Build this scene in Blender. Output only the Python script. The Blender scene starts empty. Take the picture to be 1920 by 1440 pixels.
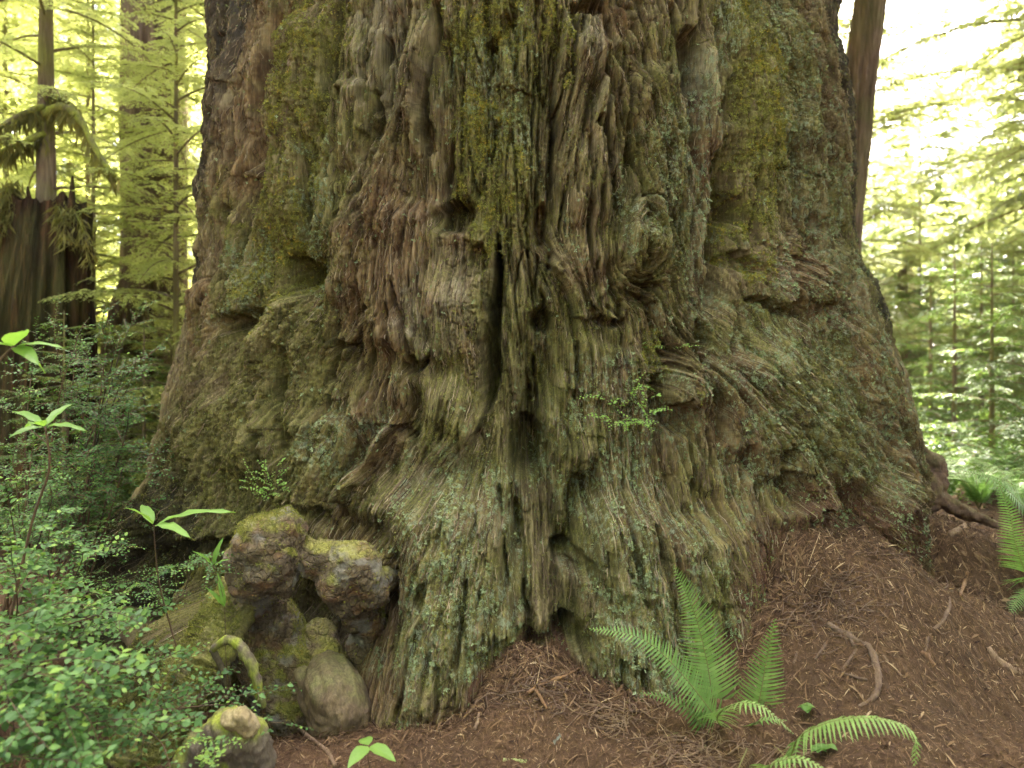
import bpy, math, random
import numpy as np
from mathutils import Vector, Matrix, Euler
SC = bpy.context.scene
rad = math.radians

# ------------------------------------------------------------------ camera, sky, sun, exposure
F = 1507.0                                     # focal length in photo pixels (1920 wide)
CAMZ = 1.5
cd = bpy.data.cameras.new('camera'); cam = bpy.data.objects.new('camera', cd)
SC.collection.objects.link(cam); SC.camera = cam
cam.location = (0, 0, CAMZ); cam.rotation_euler = (rad(90), 0, 0)
cd.sensor_width = 36.0; cd.lens = 36.0 * F / 1920.0; cd.clip_end = 600; cd.clip_start = 0.05
cd.dof.use_dof = True; cd.dof.focus_distance = 3.9; cd.dof.aperture_fstop = 1.6

SUN_EL, SUN_AZ = rad(57), rad(24)              # behind the big tree, a little to the right
W = bpy.data.worlds.new('World'); SC.world = W; W.use_nodes = True
wn = W.node_tree; sky = wn.nodes.new('ShaderNodeTexSky'); sky.sky_type = 'NISHITA'
sky.sun_disc = False; sky.sun_elevation = SUN_EL; sky.sun_rotation = SUN_AZ
sky.air_density = 0.38; sky.dust_density = 6.0; sky.ozone_density = 0.0; sky.altitude = 100
wn.links.new(sky.outputs[0], wn.nodes['Background'].inputs[0])
wn.nodes['Background'].inputs[1].default_value = 0.105
sl = bpy.data.lights.new('sun', 'SUN'); sl.energy = 3.9; sl.angle = rad(0.5); sl.color = (1.0, 0.93, 0.80)
so = bpy.data.objects.new('sun', sl); SC.collection.objects.link(so)
sd = Vector((math.sin(SUN_AZ) * math.cos(SUN_EL), math.cos(SUN_AZ) * math.cos(SUN_EL), math.sin(SUN_EL)))
so.rotation_euler = sd.to_track_quat('Z', 'Y').to_euler(); so.location = (10, 20, 40)
SC.view_settings.view_transform = 'Standard'; SC.view_settings.look = 'None'
SC.view_settings.exposure = 4.9; SC.view_settings.gamma = 1.0
try:
    SC.cycles.max_bounces = 6; SC.cycles.diffuse_bounces = 2; SC.cycles.transmission_bounces = 4
    SC.cycles.transparent_max_bounces = 4; SC.cycles.glossy_bounces = 2
    SC.cycles.sample_clamp_indirect = 6
except Exception:
    pass

# ------------------------------------------------------------------ small helpers
rng = np.random.default_rng(7)

def tag(o, label=None, cat=None, group=None, kind=None):
    if label: o['label'] = label
    if cat: o['category'] = cat
    if group: o['group'] = group
    if kind: o['kind'] = kind
    return o

def empty(name, loc=(0, 0, 0), label=None, cat=None, group=None):
    o = bpy.data.objects.new(name, None); SC.collection.objects.link(o)
    o.location = loc; o.empty_display_size = 0.1
    return tag(o, label, cat, group)

def mesh(name, V, Fs, mat, parent=None, smooth=True, attrs=None, local=False):
    """V (n,3) in world space; Fs an int array (m,3|4) or a list of such arrays."""
    V = np.asarray(V, np.float32)
    if parent is not None and not local:
        V = V - np.array(parent['_w'] if '_w' in parent else parent.location, np.float32)
    if not isinstance(Fs, list): Fs = [Fs]
    Fs = [np.asarray(f, np.int32) for f in Fs if len(f)]
    me = bpy.data.meshes.new(name)
    nl = sum(f.size for f in Fs); npoly = sum(len(f) for f in Fs)
    me.vertices.add(len(V)); me.vertices.foreach_set('co', V.ravel())
    me.loops.add(nl); me.polygons.add(npoly)
    me.loops.foreach_set('vertex_index', np.concatenate([f.ravel() for f in Fs]))
    tot = np.concatenate([np.full(len(f), f.shape[1], np.int32) for f in Fs])
    st = np.concatenate([[0], np.cumsum(tot)[:-1]]).astype(np.int32)
    me.polygons.foreach_set('loop_start', st)
    me.update(calc_edges=True)
    me.polygons.foreach_set('use_smooth', np.full(npoly, smooth, bool))
    for k, a in (attrs or {}).items():
        at = me.attributes.new(k, 'FLOAT', 'POINT'); at.data.foreach_set('value', np.asarray(a, np.float32).ravel())
    me.materials.append(mat)
    o = bpy.data.objects.new(name, me); SC.collection.objects.link(o)
    if parent is not None: o.parent = parent
    return o

class Geo:                                     # collects triangles / quads with one random value per piece
    def __init__(s): s.v = []; s.f3 = []; s.f4 = []; s.a = []; s.n = 0
    def add(s, V, f3=None, f4=None, a=0.5):
        V = np.asarray(V, float)
        if f3 is not None and len(f3): s.f3.append(np.asarray(f3) + s.n)
        if f4 is not None and len(f4): s.f4.append(np.asarray(f4) + s.n)
        s.v.append(V); s.a.append(np.broadcast_to(np.asarray(a, float), (len(V),))); s.n += len(V)
    def build(s, name, mat, parent=None, smooth=True):
        fs = []
        if s.f3: fs.append(np.concatenate(s.f3))
        if s.f4: fs.append(np.concatenate(s.f4))
        return mesh(name, np.concatenate(s.v), fs, mat, parent, smooth, {'rnd': np.concatenate(s.a)})

def P(u, v, d):                                # photo pixel + depth -> world
    return np.array([(u - 960) / F * d, d, CAMZ - (v - 720) / F * d])

# gradient noise -------------------------------------------------------------
_pg = np.random.default_rng(3); _perm = _pg.permutation(4096); _ang = _pg.random(4096) * 2 * np.pi
_gx, _gy = np.cos(_ang).astype(np.float32), np.sin(_ang).astype(np.float32)
def pn(x, y, seed=0):
    x = np.asarray(x, np.float32); y = np.asarray(y, np.float32)
    xi = np.floor(x).astype(np.int64); yi = np.floor(y).astype(np.int64)
    xf = x - xi; yf = y - yi
    u = xf * xf * xf * (xf * (xf * 6 - 15) + 10); w = yf * yf * yf * (yf * (yf * 6 - 15) + 10)
    def g(a, b, dx, dy):
        h = _perm[(_perm[(a + seed * 131) & 4095] + b) & 4095]
        return _gx[h] * dx + _gy[h] * dy
    n0 = g(xi, yi, xf, yf) * (1 - u) + g(xi + 1, yi, xf - 1, yf) * u
    n1 = g(xi, yi + 1, xf, yf - 1) * (1 - u) + g(xi + 1, yi + 1, xf - 1, yf - 1) * u
    return (n0 * (1 - w) + n1 * w) * 1.5
def fbm(x, y, o=4, seed=0, gain=0.5):
    r = 0; a = 1.0
    for i in range(o):
        r = r + a * pn(x * 2 ** i, y * 2 ** i, seed + i); a *= gain
    return r
def sstep(a, b, x):
    t = np.clip((x - a) / (b - a), 0, 1); return t * t * (3 - 2 * t)
def blur(A, k):                                # separable box blur, three passes
    for _ in range(3):
        for ax in (0, 1):
            B = np.concatenate([np.repeat(np.take(A, [0], ax), k + 1, ax), A, np.repeat(np.take(A, [-1], ax), k, ax)], ax)
            c = np.cumsum(B, ax, dtype=np.float64)
            n = A.shape[ax]
            A = ((np.take(c, range(2 * k + 1, 2 * k + 1 + n), ax) - np.take(c, range(0, n), ax)) / (2 * k + 1)).astype(np.float32)
    return A

# node helpers ---------------------------------------------------------------
def new_mat(name):
    m = bpy.data.materials.new(name); m.use_nodes = True
    nt = m.node_tree; nt.nodes.clear()
    out = nt.nodes.new('ShaderNodeOutputMaterial')
    return m, nt, out
def nd(nt, t, **kw):
    n = nt.nodes.new(t)
    for k, v in kw.items():
        if k.startswith('i_'): n.inputs[k[2:]].default_value = v
        else: setattr(n, k, v)
    return n
def attr(nt, name):
    n = nt.nodes.new('ShaderNodeAttribute'); n.attribute_name = name; return n.outputs['Fac']
def noise(nt, scale, detail=4, rough=0.55, vec=None, dist=0.0):
    n = nt.nodes.new('ShaderNodeTexNoise'); n.inputs['Scale'].default_value = scale
    n.inputs['Detail'].default_value = detail; n.inputs['Roughness'].default_value = rough
    n.inputs['Distortion'].default_value = dist
    if vec is not None: nt.links.new(vec, n.inputs['Vector'])
    return n.outputs['Fac']
def ramp(nt, fac, stops):
    n = nt.nodes.new('ShaderNodeValToRGB'); el = n.color_ramp.elements
    while len(el) > 1: el.remove(el[-1])
    el[0].position = stops[0][0]; el[0].color = (*stops[0][1], 1)
    for p, c in stops[1:]:
        e = el.new(p); e.color = (*c, 1)
    nt.links.new(fac, n.inputs[0]); return n.outputs[0]
def mixc(nt, fac, a, b, mode='MIX'):
    n = nt.nodes.new('ShaderNodeMix'); n.data_type = 'RGBA'; n.blend_type = mode
    for s, i in ((fac, 0), (a, 6), (b, 7)):
        if hasattr(s, 'is_linked') or hasattr(s, 'links'): nt.links.new(s, n.inputs[i])
        elif isinstance(s, tuple): n.inputs[i].default_value = (*s, 1)
        else: n.inputs[i].default_value = s
    return n.outputs[2]
def mth(nt, op, a, b=None, clamp=False):
    n = nt.nodes.new('ShaderNodeMath'); n.operation = op; n.use_clamp = clamp
    for s, i in ((a, 0), (b, 1)):
        if s is None: continue
        if hasattr(s, 'links'): nt.links.new(s, n.inputs[i])
        else: n.inputs[i].default_value = s
    return n.outputs[0]
def objco(nt, scale=(1, 1, 1)):
    tc = nt.nodes.new('ShaderNodeNewGeometry'); mp = nt.nodes.new('ShaderNodeMapping')
    mp.inputs['Scale'].default_value = scale
    nt.links.new(tc.outputs['Position'], mp.inputs['Vector']); return mp.outputs[0]
def principled(nt, out, col, rough=0.85, bump=None, bstr=0.4, bdist=0.01, spec=0.25):
    p = nt.nodes.new('ShaderNodeBsdfPrincipled')
    if hasattr(col, 'links'): nt.links.new(col, p.inputs['Base Color'])
    else: p.inputs['Base Color'].default_value = (*col, 1)
    if hasattr(rough, 'links'): nt.links.new(rough, p.inputs['Roughness'])
    else: p.inputs['Roughness'].default_value = rough
    p.inputs['Specular IOR Level'].default_value = spec
    if bump is not None:
        b = nt.nodes.new('ShaderNodeBump'); b.inputs['Strength'].default_value = bstr; b.inputs['Distance'].default_value = bdist
        nt.links.new(bump, b.inputs['Height']); nt.links.new(b.outputs[0], p.inputs['Normal'])
    nt.links.new(p.outputs[0], out.inputs[0]); return p
def leaf_mat(name, stops, tcol, trans=0.4, rough=0.5, spec=0.3, tk=0.65):
    m, nt, out = new_mat(name)
    c = ramp(nt, attr(nt, 'rnd'), stops)
    c = mixc(nt, mth(nt, 'MULTIPLY', noise(nt, 9, 2), 0.35), c, (0.02, 0.035, 0.012))
    p = principled(nt, out, c, rough, spec=spec)
    t = nt.nodes.new('ShaderNodeBsdfTranslucent')
    tc = mixc(nt, tk, c, tcol); nt.links.new(tc, t.inputs[0])
    mx = nt.nodes.new('ShaderNodeMixShader'); mx.inputs[0].default_value = trans
    nt.links.new(p.outputs[0], mx.inputs[1]); nt.links.new(t.outputs[0], mx.inputs[2])
    nt.links.new(mx.outputs[0], out.inputs[0]); return m
# ------------------------------------------------------------------ the giant redwood: smooth base form
CX, CY = 0.08, 6.6
def _rs(W_at):                                 # silhouette half width -> radius
    R = W_at
    for _ in range(20): R = W_at / math.sqrt(max(0.2, 1 - R * R / CY / CY))
    return R
_vs = [0, 200, 400, 500, 600, 700, 780, 830, 900, 950, 1000, 1050, 1100]
_ul = [393, 383, 367, 360, 345, 327, 310, 293, 275, 243, 215, 200, 190]
_vr = [0, 200, 400, 470, 540, 600, 700, 800, 850, 900, 950, 1000, 1050]
_ur = [1568, 1592, 1606, 1612, 1643, 1656, 1692, 1715, 1724, 1738, 1755, 1765, 1772]
def _prof(vs, us, sgn):
    zz, rr = [], []
    for v, u in zip(vs, us):
        R = 2.5
        for _ in range(8):
            dep = CY - R * R / CY; R = _rs(abs((u - 960) / F * dep - CX))
        zz.append(CAMZ - (v - 720) / F * dep); rr.append(R)
    zz = zz[::-1]; rr = rr[::-1]
    return [-0.4] + zz + [7, 12, 22], [rr[0] + .08] + rr + [rr[-1] - .1, rr[-1] - .3, rr[-1] - .8]
ZL, RL = _prof(_vs, _ul, -1); ZR, RR = _prof(_vr, _ur, 1)
ZF = [-0.4, 0, 0.3, 0.55, 0.8, 1.1, 1.5, 2.2, 3.0, 3.8, 7, 12, 22]
RF = [3.10, 2.96, 2.84, 2.74, 2.65, 2.56, 2.48, 2.39, 2.33, 2.28, 2.2, 2.0, 1.5]
def Rbase(th, z):
    wf = 1 - sstep(rad(16), rad(62), np.abs(th))
    rs = np.where(th < 0, np.interp(z, ZL, RL), np.interp(z, ZR, RR))
    rs = rs - .035 * sstep(1.2, 2.2, z) + np.where(th > 0, .015, 0)
    return wf * np.interp(z, ZF, RF) + (1 - wf) * rs
SM = 2.6                                       # metres of surface per radian
def px2sz(pts):
    """photo pixels -> (s, z) on the smooth base surface, plus depth"""
    pts = np.asarray(pts, float).reshape(-1, 2)
    dx = (pts[:, 0] - 960) / F; dz = -(pts[:, 1] - 720) / F
    t = np.linspace(2.6, 6.6, 900)[:, None]
    X = dx * t - CX; Y = t - CY; Z = CAMZ + dz * t
    th = np.arctan2(X, -Y)
    g = np.hypot(X, Y) - Rbase(th, Z)
    hit = g < 0
    k = np.where(hit.any(0), hit.argmax(0), np.abs(g).argmin(0))
    j = np.arange(len(pts))
    return th[k, j] * SM, Z[k, j], t[k, 0]
RES = 0.0058
TH0 = rad(98)
nS = int(2 * TH0 * SM / RES); z0, z1 = -0.3, 4.35; nZ = int((z1 - z0) / RES)
sv = np.linspace(-TH0 * SM, TH0 * SM, nS).astype(np.float32); zv = np.linspace(z0, z1, nZ).astype(np.float32)
S, Z = np.meshgrid(sv, zv)                     # rows = z
H = np.zeros_like(S); DZ = np.zeros_like(S)
WS = 0.012 * fbm(S * 7, Z * 2.4, 3, 11) + 0.005 * pn(S * 40, Z * 14, 15)
WZ = 0.022 * fbm(S * 5, Z * 5, 3, 21) + 0.008 * pn(S * 30, Z * 30, 25)
SW, ZW = S + WS, Z + WZ
def win(s, z, m):
    a = np.searchsorted(sv, np.min(s) - m); b = np.searchsorted(sv, np.max(s) + m)
    c = np.searchsorted(zv, np.min(z) - m); d = np.searchsorted(zv, np.max(z) + m)
    return slice(max(c, 0), max(d, 0)), slice(max(a, 0), max(b, 0))
def pdist(A, B, s, z, w=None):
    """distance to a polyline, position along it (0..1), side (+ = right of travel), width"""
    best = np.full(A.shape, 1e9, np.float32); tt = np.zeros_like(best); sd_ = np.zeros_like(best); ww = np.ones_like(best)
    L = np.concatenate([[0], np.cumsum(np.hypot(np.diff(s), np.diff(z)))]); T = max(L[-1], 1e-6)
    for i in range(len(s) - 1):
        ds, dz_ = s[i + 1] - s[i], z[i + 1] - z[i]; q = ds * ds + dz_ * dz_ + 1e-12
        t = np.clip(((A - s[i]) * ds + (B - z[i]) * dz_) / q, 0, 1)
        ex, ez = A - s[i] - t * ds, B - z[i] - t * dz_
        d = np.hypot(ex, ez); k = d < best
        best = np.where(k, d, best); tt = np.where(k, (L[i] + t * (L[i + 1] - L[i])) / T, tt)
        sd_ = np.where(k, np.sign(ex * dz_ - ez * ds), sd_)
        if w is not None: ww = np.where(k, w[i] + t * (w[i + 1] - w[i]), ww)
    return best, tt, sd_, ww
def _k(pts, s, d):                             # metres of bark per photo pixel, allowing for the slant near the sides
    th = np.asarray(s) / SM; vx_ = (np.asarray(pts, float).reshape(-1, 2)[:, 0] - 960) / F
    c = np.abs((np.sin(th) * vx_ - np.cos(th)) / np.sqrt(1 + vx_ ** 2)); return d / F / np.clip(c, .42, 1) ** .85
def _line(pts, w):
    s, z, d = px2sz(pts); w = np.broadcast_to(np.asarray(w, float), (len(pts),)) * _k(pts, s, d)
    return s, z, w
def taper(t, e=0.12): return sstep(-0.001, e, t) * sstep(-0.001, e, 1 - t)
def ridge(pts, w, h, e=0.2, p=2.0):
    s, z, w = _line(pts, w); m = float(w.max()) * 2.6 + .05
    sl = win(s, z, m); d, t, sd_, ww = pdist(SW[sl], ZW[sl], s, z, w)
    H[sl] += h * np.exp(-(d / ww) ** p) * taper(t, e)
def crack(pts, w, dep, e=0.12, p=0.8):
    s, z, w = _line(pts, w); m = float(w.max()) * 1.5 + .06
    sl = win(s, z, m); d, t, sd_, ww = pdist(SW[sl], ZW[sl], s, z, w)
    H[sl] -= dep * np.clip(1.15 - d / ww, 0, 1) ** p * taper(t, e)
def edge(pts, h, fall, soft=5, side=1, e=0.15, down=0.0):
    """one-sided step: the side to the right of travel (+1) or left (-1) stands h proud and fades over `fall` px"""
    s, z, w = _line(pts, fall); m = float(w.max()) * 2.2 + .05; so_ = soft * w[0] / max(np.atleast_1d(fall)[0], 1e-6)
    sl = win(s, z, m); d, t, sd_, ww = pdist(SW[sl], ZW[sl], s, z, w)
    q = d * sd_ * side
    f = sstep(-so_, so_ * 0.6, q) * np.exp(-np.clip(q, 0, None) / ww) * taper(t, e)
    H[sl] += h * f
    if down: DZ[sl] -= down * f
def bump(c, rx, ry, h, rot=0, p=2.0, down=0.0):
    s, z, d = px2sz([c]); k = d[0] / F; rx *= float(_k([c], s, d)[0]); ry *= k; m = max(rx, ry) * 2.4
    sl = win(s, z, m); A = SW[sl] - s[0]; B = ZW[sl] - z[0]
    ca, sa = math.cos(rad(rot)), math.sin(rad(rot)); X = A * ca + B * sa; Y = -A * sa + B * ca
    f = np.exp(-((X / rx) ** 2 + (Y / ry) ** 2) ** (p / 2))
    H[sl] += h * f
    if down: DZ[sl] -= down * f
def hole(c, rx, ry, dep, rot=0, sharp=0.35):
    s, z, d = px2sz([c]); k = d[0] / F; rx *= float(_k([c], s, d)[0]); ry *= k; m = max(rx, ry) * 1.8
    sl = win(s, z, m); A = S[sl] + 1.6 * WS[sl] - s[0]; B = Z[sl] + 1.6 * WZ[sl] - z[0]
    ca, sa = math.cos(rad(rot)), math.sin(rad(rot)); X = A * ca + B * sa; Y = -A * sa + B * ca
    r = np.hypot(X / rx, Y / ry); dep = min(dep, 3.0 * min(rx, ry))
    H[sl] -= dep * (1 - sstep(1 - sharp, 1 + sharp, r))
def patch(pts, w, n=0.5, sc=6, e=0.1):         # soft mask along a stroke, broken up by noise
    M = np.zeros_like(S); s, z, w = _line(pts, w); m = float(w.max()) * 2 + .05
    sl = win(s, z, m); d, t, sd_, ww = pdist(S[sl] + 2 * WS[sl], Z[sl] + 2 * WZ[sl], s, z, w)
    nz_ = fbm(S[sl] * sc, Z[sl] * sc * .6, 5, 77)
    M[sl] = sstep(.18, .75, np.exp(-(d / (ww * 1.35)) ** 2) + n * .75 * nz_) * (1 - n * .5 + n * sstep(-.3, .3, fbm(S[sl] * sc * 3, Z[sl] * sc * 2, 3, 79)))
    return np.clip(M, 0, 1)

# ---- big lobes and hollows of the form (all along strokes seen on the bark)
lobes = [  # pts, width px, height m
 ([(470,0),(440,300),(430,520),(400,760),(330,930),(240,1080)], 45, .10),
 ([(580,0),(560,250),(540,470)], 48, .09),
 ([(600,540),(545,650),(500,780),(470,920)], 50, .12),
 ([(690,20),(660,200),(640,380),(640,520)], 40, .07),
 ([(800,20),(788,140),(768,215),(735,285),(705,365),(682,445),(662,535),(636,620)], 24, .18), ([(752,795),(707,865),(640,945)], 17, .11),
 ([(772,360),(765,450),(752,560),(740,680)], 62, .10),
 ([(860,500),(862,600),(850,720),(850,800),(840,900)], 48, .08),
 ([(880,880),(865,1000),(850,1130),(825,1240),(812,1340),(800,1480)], 85, .24),
 ([(760,900),(700,1000),(640,1080)], 70, .10),
 ([(620,760),(600,860),(560,960)], 60, .10),
 ([(1120,40),(1120,180),(1110,330),(1080,460)], 45, .10),
 ([(1200,100),(1230,300),(1200,430),(1190,520)], 50, .10),
 ([(1322,40),(1325,140),(1322,220),(1325,300),(1330,440)], 15, .09),
 ([(1400,0),(1420,200),(1405,350),(1400,470)], 40, .07),
 ([(1470,0),(1475,150),(1480,290)], 40, .08),
 ([(1150,640),(1130,760)], 60, .05),
 ([(1160,900),(1175,1030),(1180,1160),(1195,1280),(1205,1470)], 75, .20),
 ([(1290,950),(1330,1060),(1350,1180),(1365,1340)], 70, .12),
 ([(1380,640),(1450,760),(1520,900),(1560,970)], 80, .12),
 ([(1560,560),(1620,720),(1665,850),(1700,960)], 45, .10),
 ([(1628,880),(1668,990),(1694,1080),(1712,1170),(1730,1290)], 24, .17),
 ([(440,1100),(400,1180),(350,1260),(310,1330),(270,1440)], 46, .30),
 ([(250,960),(225,1050),(190,1140),(150,1250)], 22, .18),
 ([(330,900),(290,1000),(240,1110),(195,1240)], 22, .17),
 ([(960,60),(950,250),(945,400)], 70, .03),
]
for p_, w_, h_ in lobes: ridge(p_, w_ * (1.25 if w_ < 30 else 1), h_ * (.95 if w_ < 30 else 1.35), e=.18, p=2.4)
hollows = [
 ([(520,0),(500,200),(480,420),(470,600)], 16, .07), ([(640,0),(625,160),(610,330),(590,500)], 14, .06),
 ([(470,590),(440,680),(430,760)], 16, .06), ([(560,620),(545,740),(550,880)], 16, .09),
 ([(1000,580),(1010,700),(985,780),(1000,880),(1015,980),(1040,1090),(1050,1210),(1055,1380)], 42, .15),
 ([(950,900),(965,1000),(975,1120),(990,1200),(1000,1330)], 18, .12),
 ([(1095,880),(1085,980),(1070,1070)], 22, .12),
 ([(1260,620),(1240,730),(1250,880),(1260,1000)], 26, .08),
 ([(1345,260),(1352,340),(1360,420),(1352,520),(1340,620)], 18, .12),
 ([(1305,40),(1302,120),(1295,190)], 14, .12),
 ([(1540,590),(1580,680),(1625,800),(1670,930)], 22, .07),
 ([(520,1120),(560,1220),(560,1330),(560,1470)], 70, .10), ([(300,1010),(270,1120),(250,1200)], 26, .2),
 ([(395,1000),(380,1070),(360,1140)], 34, .24),
 ([(1440,880),(1470,950)], 30, .05), ([(1040,20),(1035,200),(1033,380),(1020,520)], 12, .06),
 ([(838,40),(836,240),(830,400)], 18, .05), ([(700,820),(640,900),(590,990)], 22, .06),
]
for p_, w_, d_ in hollows: ridge(p_, w_, -d_ * 1.6, e=.18, p=2.4)

# ---- plates whose edge stands proud (side +1: right of travel, travelling down = towards smaller px x)
for p_, h_, f_, sd1 in [
 ([(822,0),(820,60),(808,120),(797,190),(790,260)], .05, 45, 1),
 ([(692,150),(692,240),(714,300)], .07, 60, 1), ([(800,235),(775,310),(745,390),(720,470)], .03, 40, 1),
 ([(935,450),(932,520),(925,590),(917,640),(924,690),(920,735),(905,785),(882,825),(850,850)], .09, 60, 1),
 ([(1057,0),(1040,150),(1036,280),(1033,400)], .05, 50, -1),
 ([(1022,0),(1013,120),(1008,230),(1003,370)], .03, 30, 1),
 ([(1023,480),(1050,520),(1070,560),(1076,590),(1108,605)], .09, 45, -1),
 ([(412,0),(402,150),(388,300),(376,430)], .035, 30, -1), ([(440,0),(430,180),(425,300)], .03, 26, -1),
 ([(455,190),(448,330),(440,420)], .04, 30, -1),
 ([(560,20),(540,130),(528,280)], .03, 35, -1), ([(862,0),(864,150),(866,300)], .02, 30, -1),
 ([(1280,0),(1262,160),(1275,300)], .05, 40, 1), ([(1340,120),(1342,210),(1350,270)], .05, 30, -1),
 ([(1497,60),(1513,165),(1503,270)], .05, 40, -1), ([(1520,110),(1548,190),(1558,300)], .035, 40, -1),
 ([(1533,480),(1553,530),(1562,590)], .05, 40, -1), ([(1540,590),(1555,635),(1582,678),(1610,735),(1650,830)], .05, 45, -1),
 ([(1195,60),(1200,170),(1185,300)], .05, 40, 1), ([(1148,0),(1150,100)], .04, 40, -1),
 ([(1170,420),(1165,480),(1150,540)], .05, 40, -1), ([(1310,680),(1345,760),(1345,850)], .06, 40, -1),
 ([(470,380),(455,500),(470,590)], .05, 50, -1), ([(612,330),(600,440),(590,490)], .05, 40, -1),
 ([(500,700),(478,800),(485,860)], .05, 50, -1), ([(760,800),(720,860),(650,945)], .08, 28, 1),
 ([(560,620),(545,720),(556,790)], .05, 45, -1),
 ([(957,960),(975,1090),(985,1190)], .08, 50, 1), ([(1100,860),(1085,990),(1070,1090)], .08, 60, -1),
 ([(1280,960),(1290,1060),(1285,1110)], .05, 50, -1), ([(1210,960),(1218,1080)], .04, 45, -1),
 ([(830,1060),(826,1110),(790,1150),(775,1300)], .06, 50, -1), ([(300,980),(255,1060),(205,1135)], .06, 20, 1),
 ([(420,640),(395,720),(350,800)], .04, 40, -1), ([(350,880),(300,940),(280,960)], .06, 40, -1),
]: edge(p_, h_ * 1.25, f_, 4, sd1)
# ---- lips that hang over a hollow
for p_, h_, f_, dn in [
 ([(815,640),(800,665),(770,690)], .08, 50, .03), ([(1478,554),(1455,566),(1425,578)], .05, 40, .015),
 ([(1545,565),(1490,550)], .04, 40, .02),
 ([(1485,312),(1437,322)], .05, 40, .02), ([(1560,318),(1520,318)], .04, 40, .02),
 ([(940,470),(900,462),(865,440)], .04, 50, .01), ([(1003,182),(930,160)], .04, 50, .015),
 ([(1173,590),(1133,580),(1105,555)], .06, 45, .03), ([(610,500),(560,500)], .05, 50, .02),
 ([(780,775),(730,785),(660,765)], .07, 60, .03), ([(1315,655),(1300,640)], .04, 40, .0),
 ([(475,610),(440,600)], .04, 40, .02), ([(690,640),(612,650)], .05, 40, .02), ([(1430,490),(1385,505)], .05, 40, .02),
 ([(1140,810),(1075,800)], .04, 50, .02), ([(560,800),(520,790)], .04, 40, .02), ([(1560,955),(1470,960)], .04, 40, .01),
]: edge(p_[::-1], h_ * .95, f_, 4, -1, .1, dn * 1.1)
# ---- knobs and burls on the trunk face
for c_, rx_, ry_, h_, r_, dn in [
 ((770,715),34,38,.09,0,.02), ((700,745),45,42,.08,0,.02), ((1510,530),44,38,.10,10,.02), ((1275,720),42,44,.13,0,.01),
 ((1093,845),30,34,.10,0,.01), ((1180,470),45,60,.07,0,.01), ((1010,1175),38,34,.08,0,0), ((560,560),36,26,.06,0,.01),
 ((860,560),35,60,.05,0,0), ((845,690),30,24,-.06,0,0), ((850,760),30,36,.05,0,0), ((1120,480),40,40,.04,0,0),
 ((1440,470),40,60,.05,0,0), ((1010,1100),46,60,.06,0,0), ((1090,110),30,50,.05,0,0), ((1420,820),60,60,.06,0,0),
 ((550,780),26,30,.05,0,.01), ((700,1000),40,30,-.12,0,0), ((600,1150),95,75,-.26,0,0), ((1560,1010),70,50,.06,0,0),
 ((520,640),30,40,.05,20,0), ((410,560),22,50,.05,0,0), ((1640,560),22,60,.05,0,0), ((325,815),30,40,.07,30,.01)]:
    bump(c_, rx_, ry_, h_ * 1.25, r_, 2.2, dn)
# ---- dark openings
for c_, rx_, ry_, d_, r_ in [
 ((852,405),33,24,.20,0), ((573,510),29,36,.24,0), ((1320,632),13,24,.22,15), ((1275,785),22,26,.22,0), ((1272,688),20,6,.10,0),
 ((1460,318),24,9,.10,0), ((1392,492),20,14,.12,0), ((1365,392),22,26,.14,0), ((1530,462),14,24,.10,25), ((1448,575),34,12,.13,-12),
 ((1015,425),14,30,.10,0), ((1018,600),20,26,.14,0), ((985,845),32,46,.20,0), ((985,770),12,34,.09,0), ((1075,1060),26,24,.16,0),
 ((1078,1200),26,26,.22,0), ((817,1085),12,30,.20,8), ((782,677),18,16,.12,30), ((1203,378),7,22,.08,12), ((1140,600),30,10,.09,0),
 ((465,605),26,26,.18,0), ((950,43),14,10,.06,0), ((920,77),16,10,.06,0), ((1305,100),10,44,.12,0), ((1105,14),24,14,.10,0),
 ((1232,745),16,34,.12,0), ((1435,843),9,22,.08,10), ((1385,862),8,26,.09,0), ((1480,812),6,18,.06,15), ((1453,900),8,26,.08,20),
 ((545,720),10,26,.08,0), ((590,410),12,20,.07,0), ((648,648),16,10,.08,0), ((800,245),10,44,.10,8), ((700,265),10,34,.13,-18),
 ((770,815),12,12,.06,0), ((1110,920),14,40,.10,0), ((965,1000),8,40,.10,0), ((730,1100),24,30,.12,0), ((900,490),16,22,.06,0),
 ((1540,420),8,14,.05,0), ((1215,540),8,20,.05,0), ((740,600),6,26,.05,0), ((560,880),10,24,.08,0), ((320,1010),14,34,.14,30),
 ((1740,935),14,20,.08,0), ((1535,945),26,10,.05,0)]: hole(c_, rx_ * 1.1, ry_ * 1.1, d_ * 1.7, r_)
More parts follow.
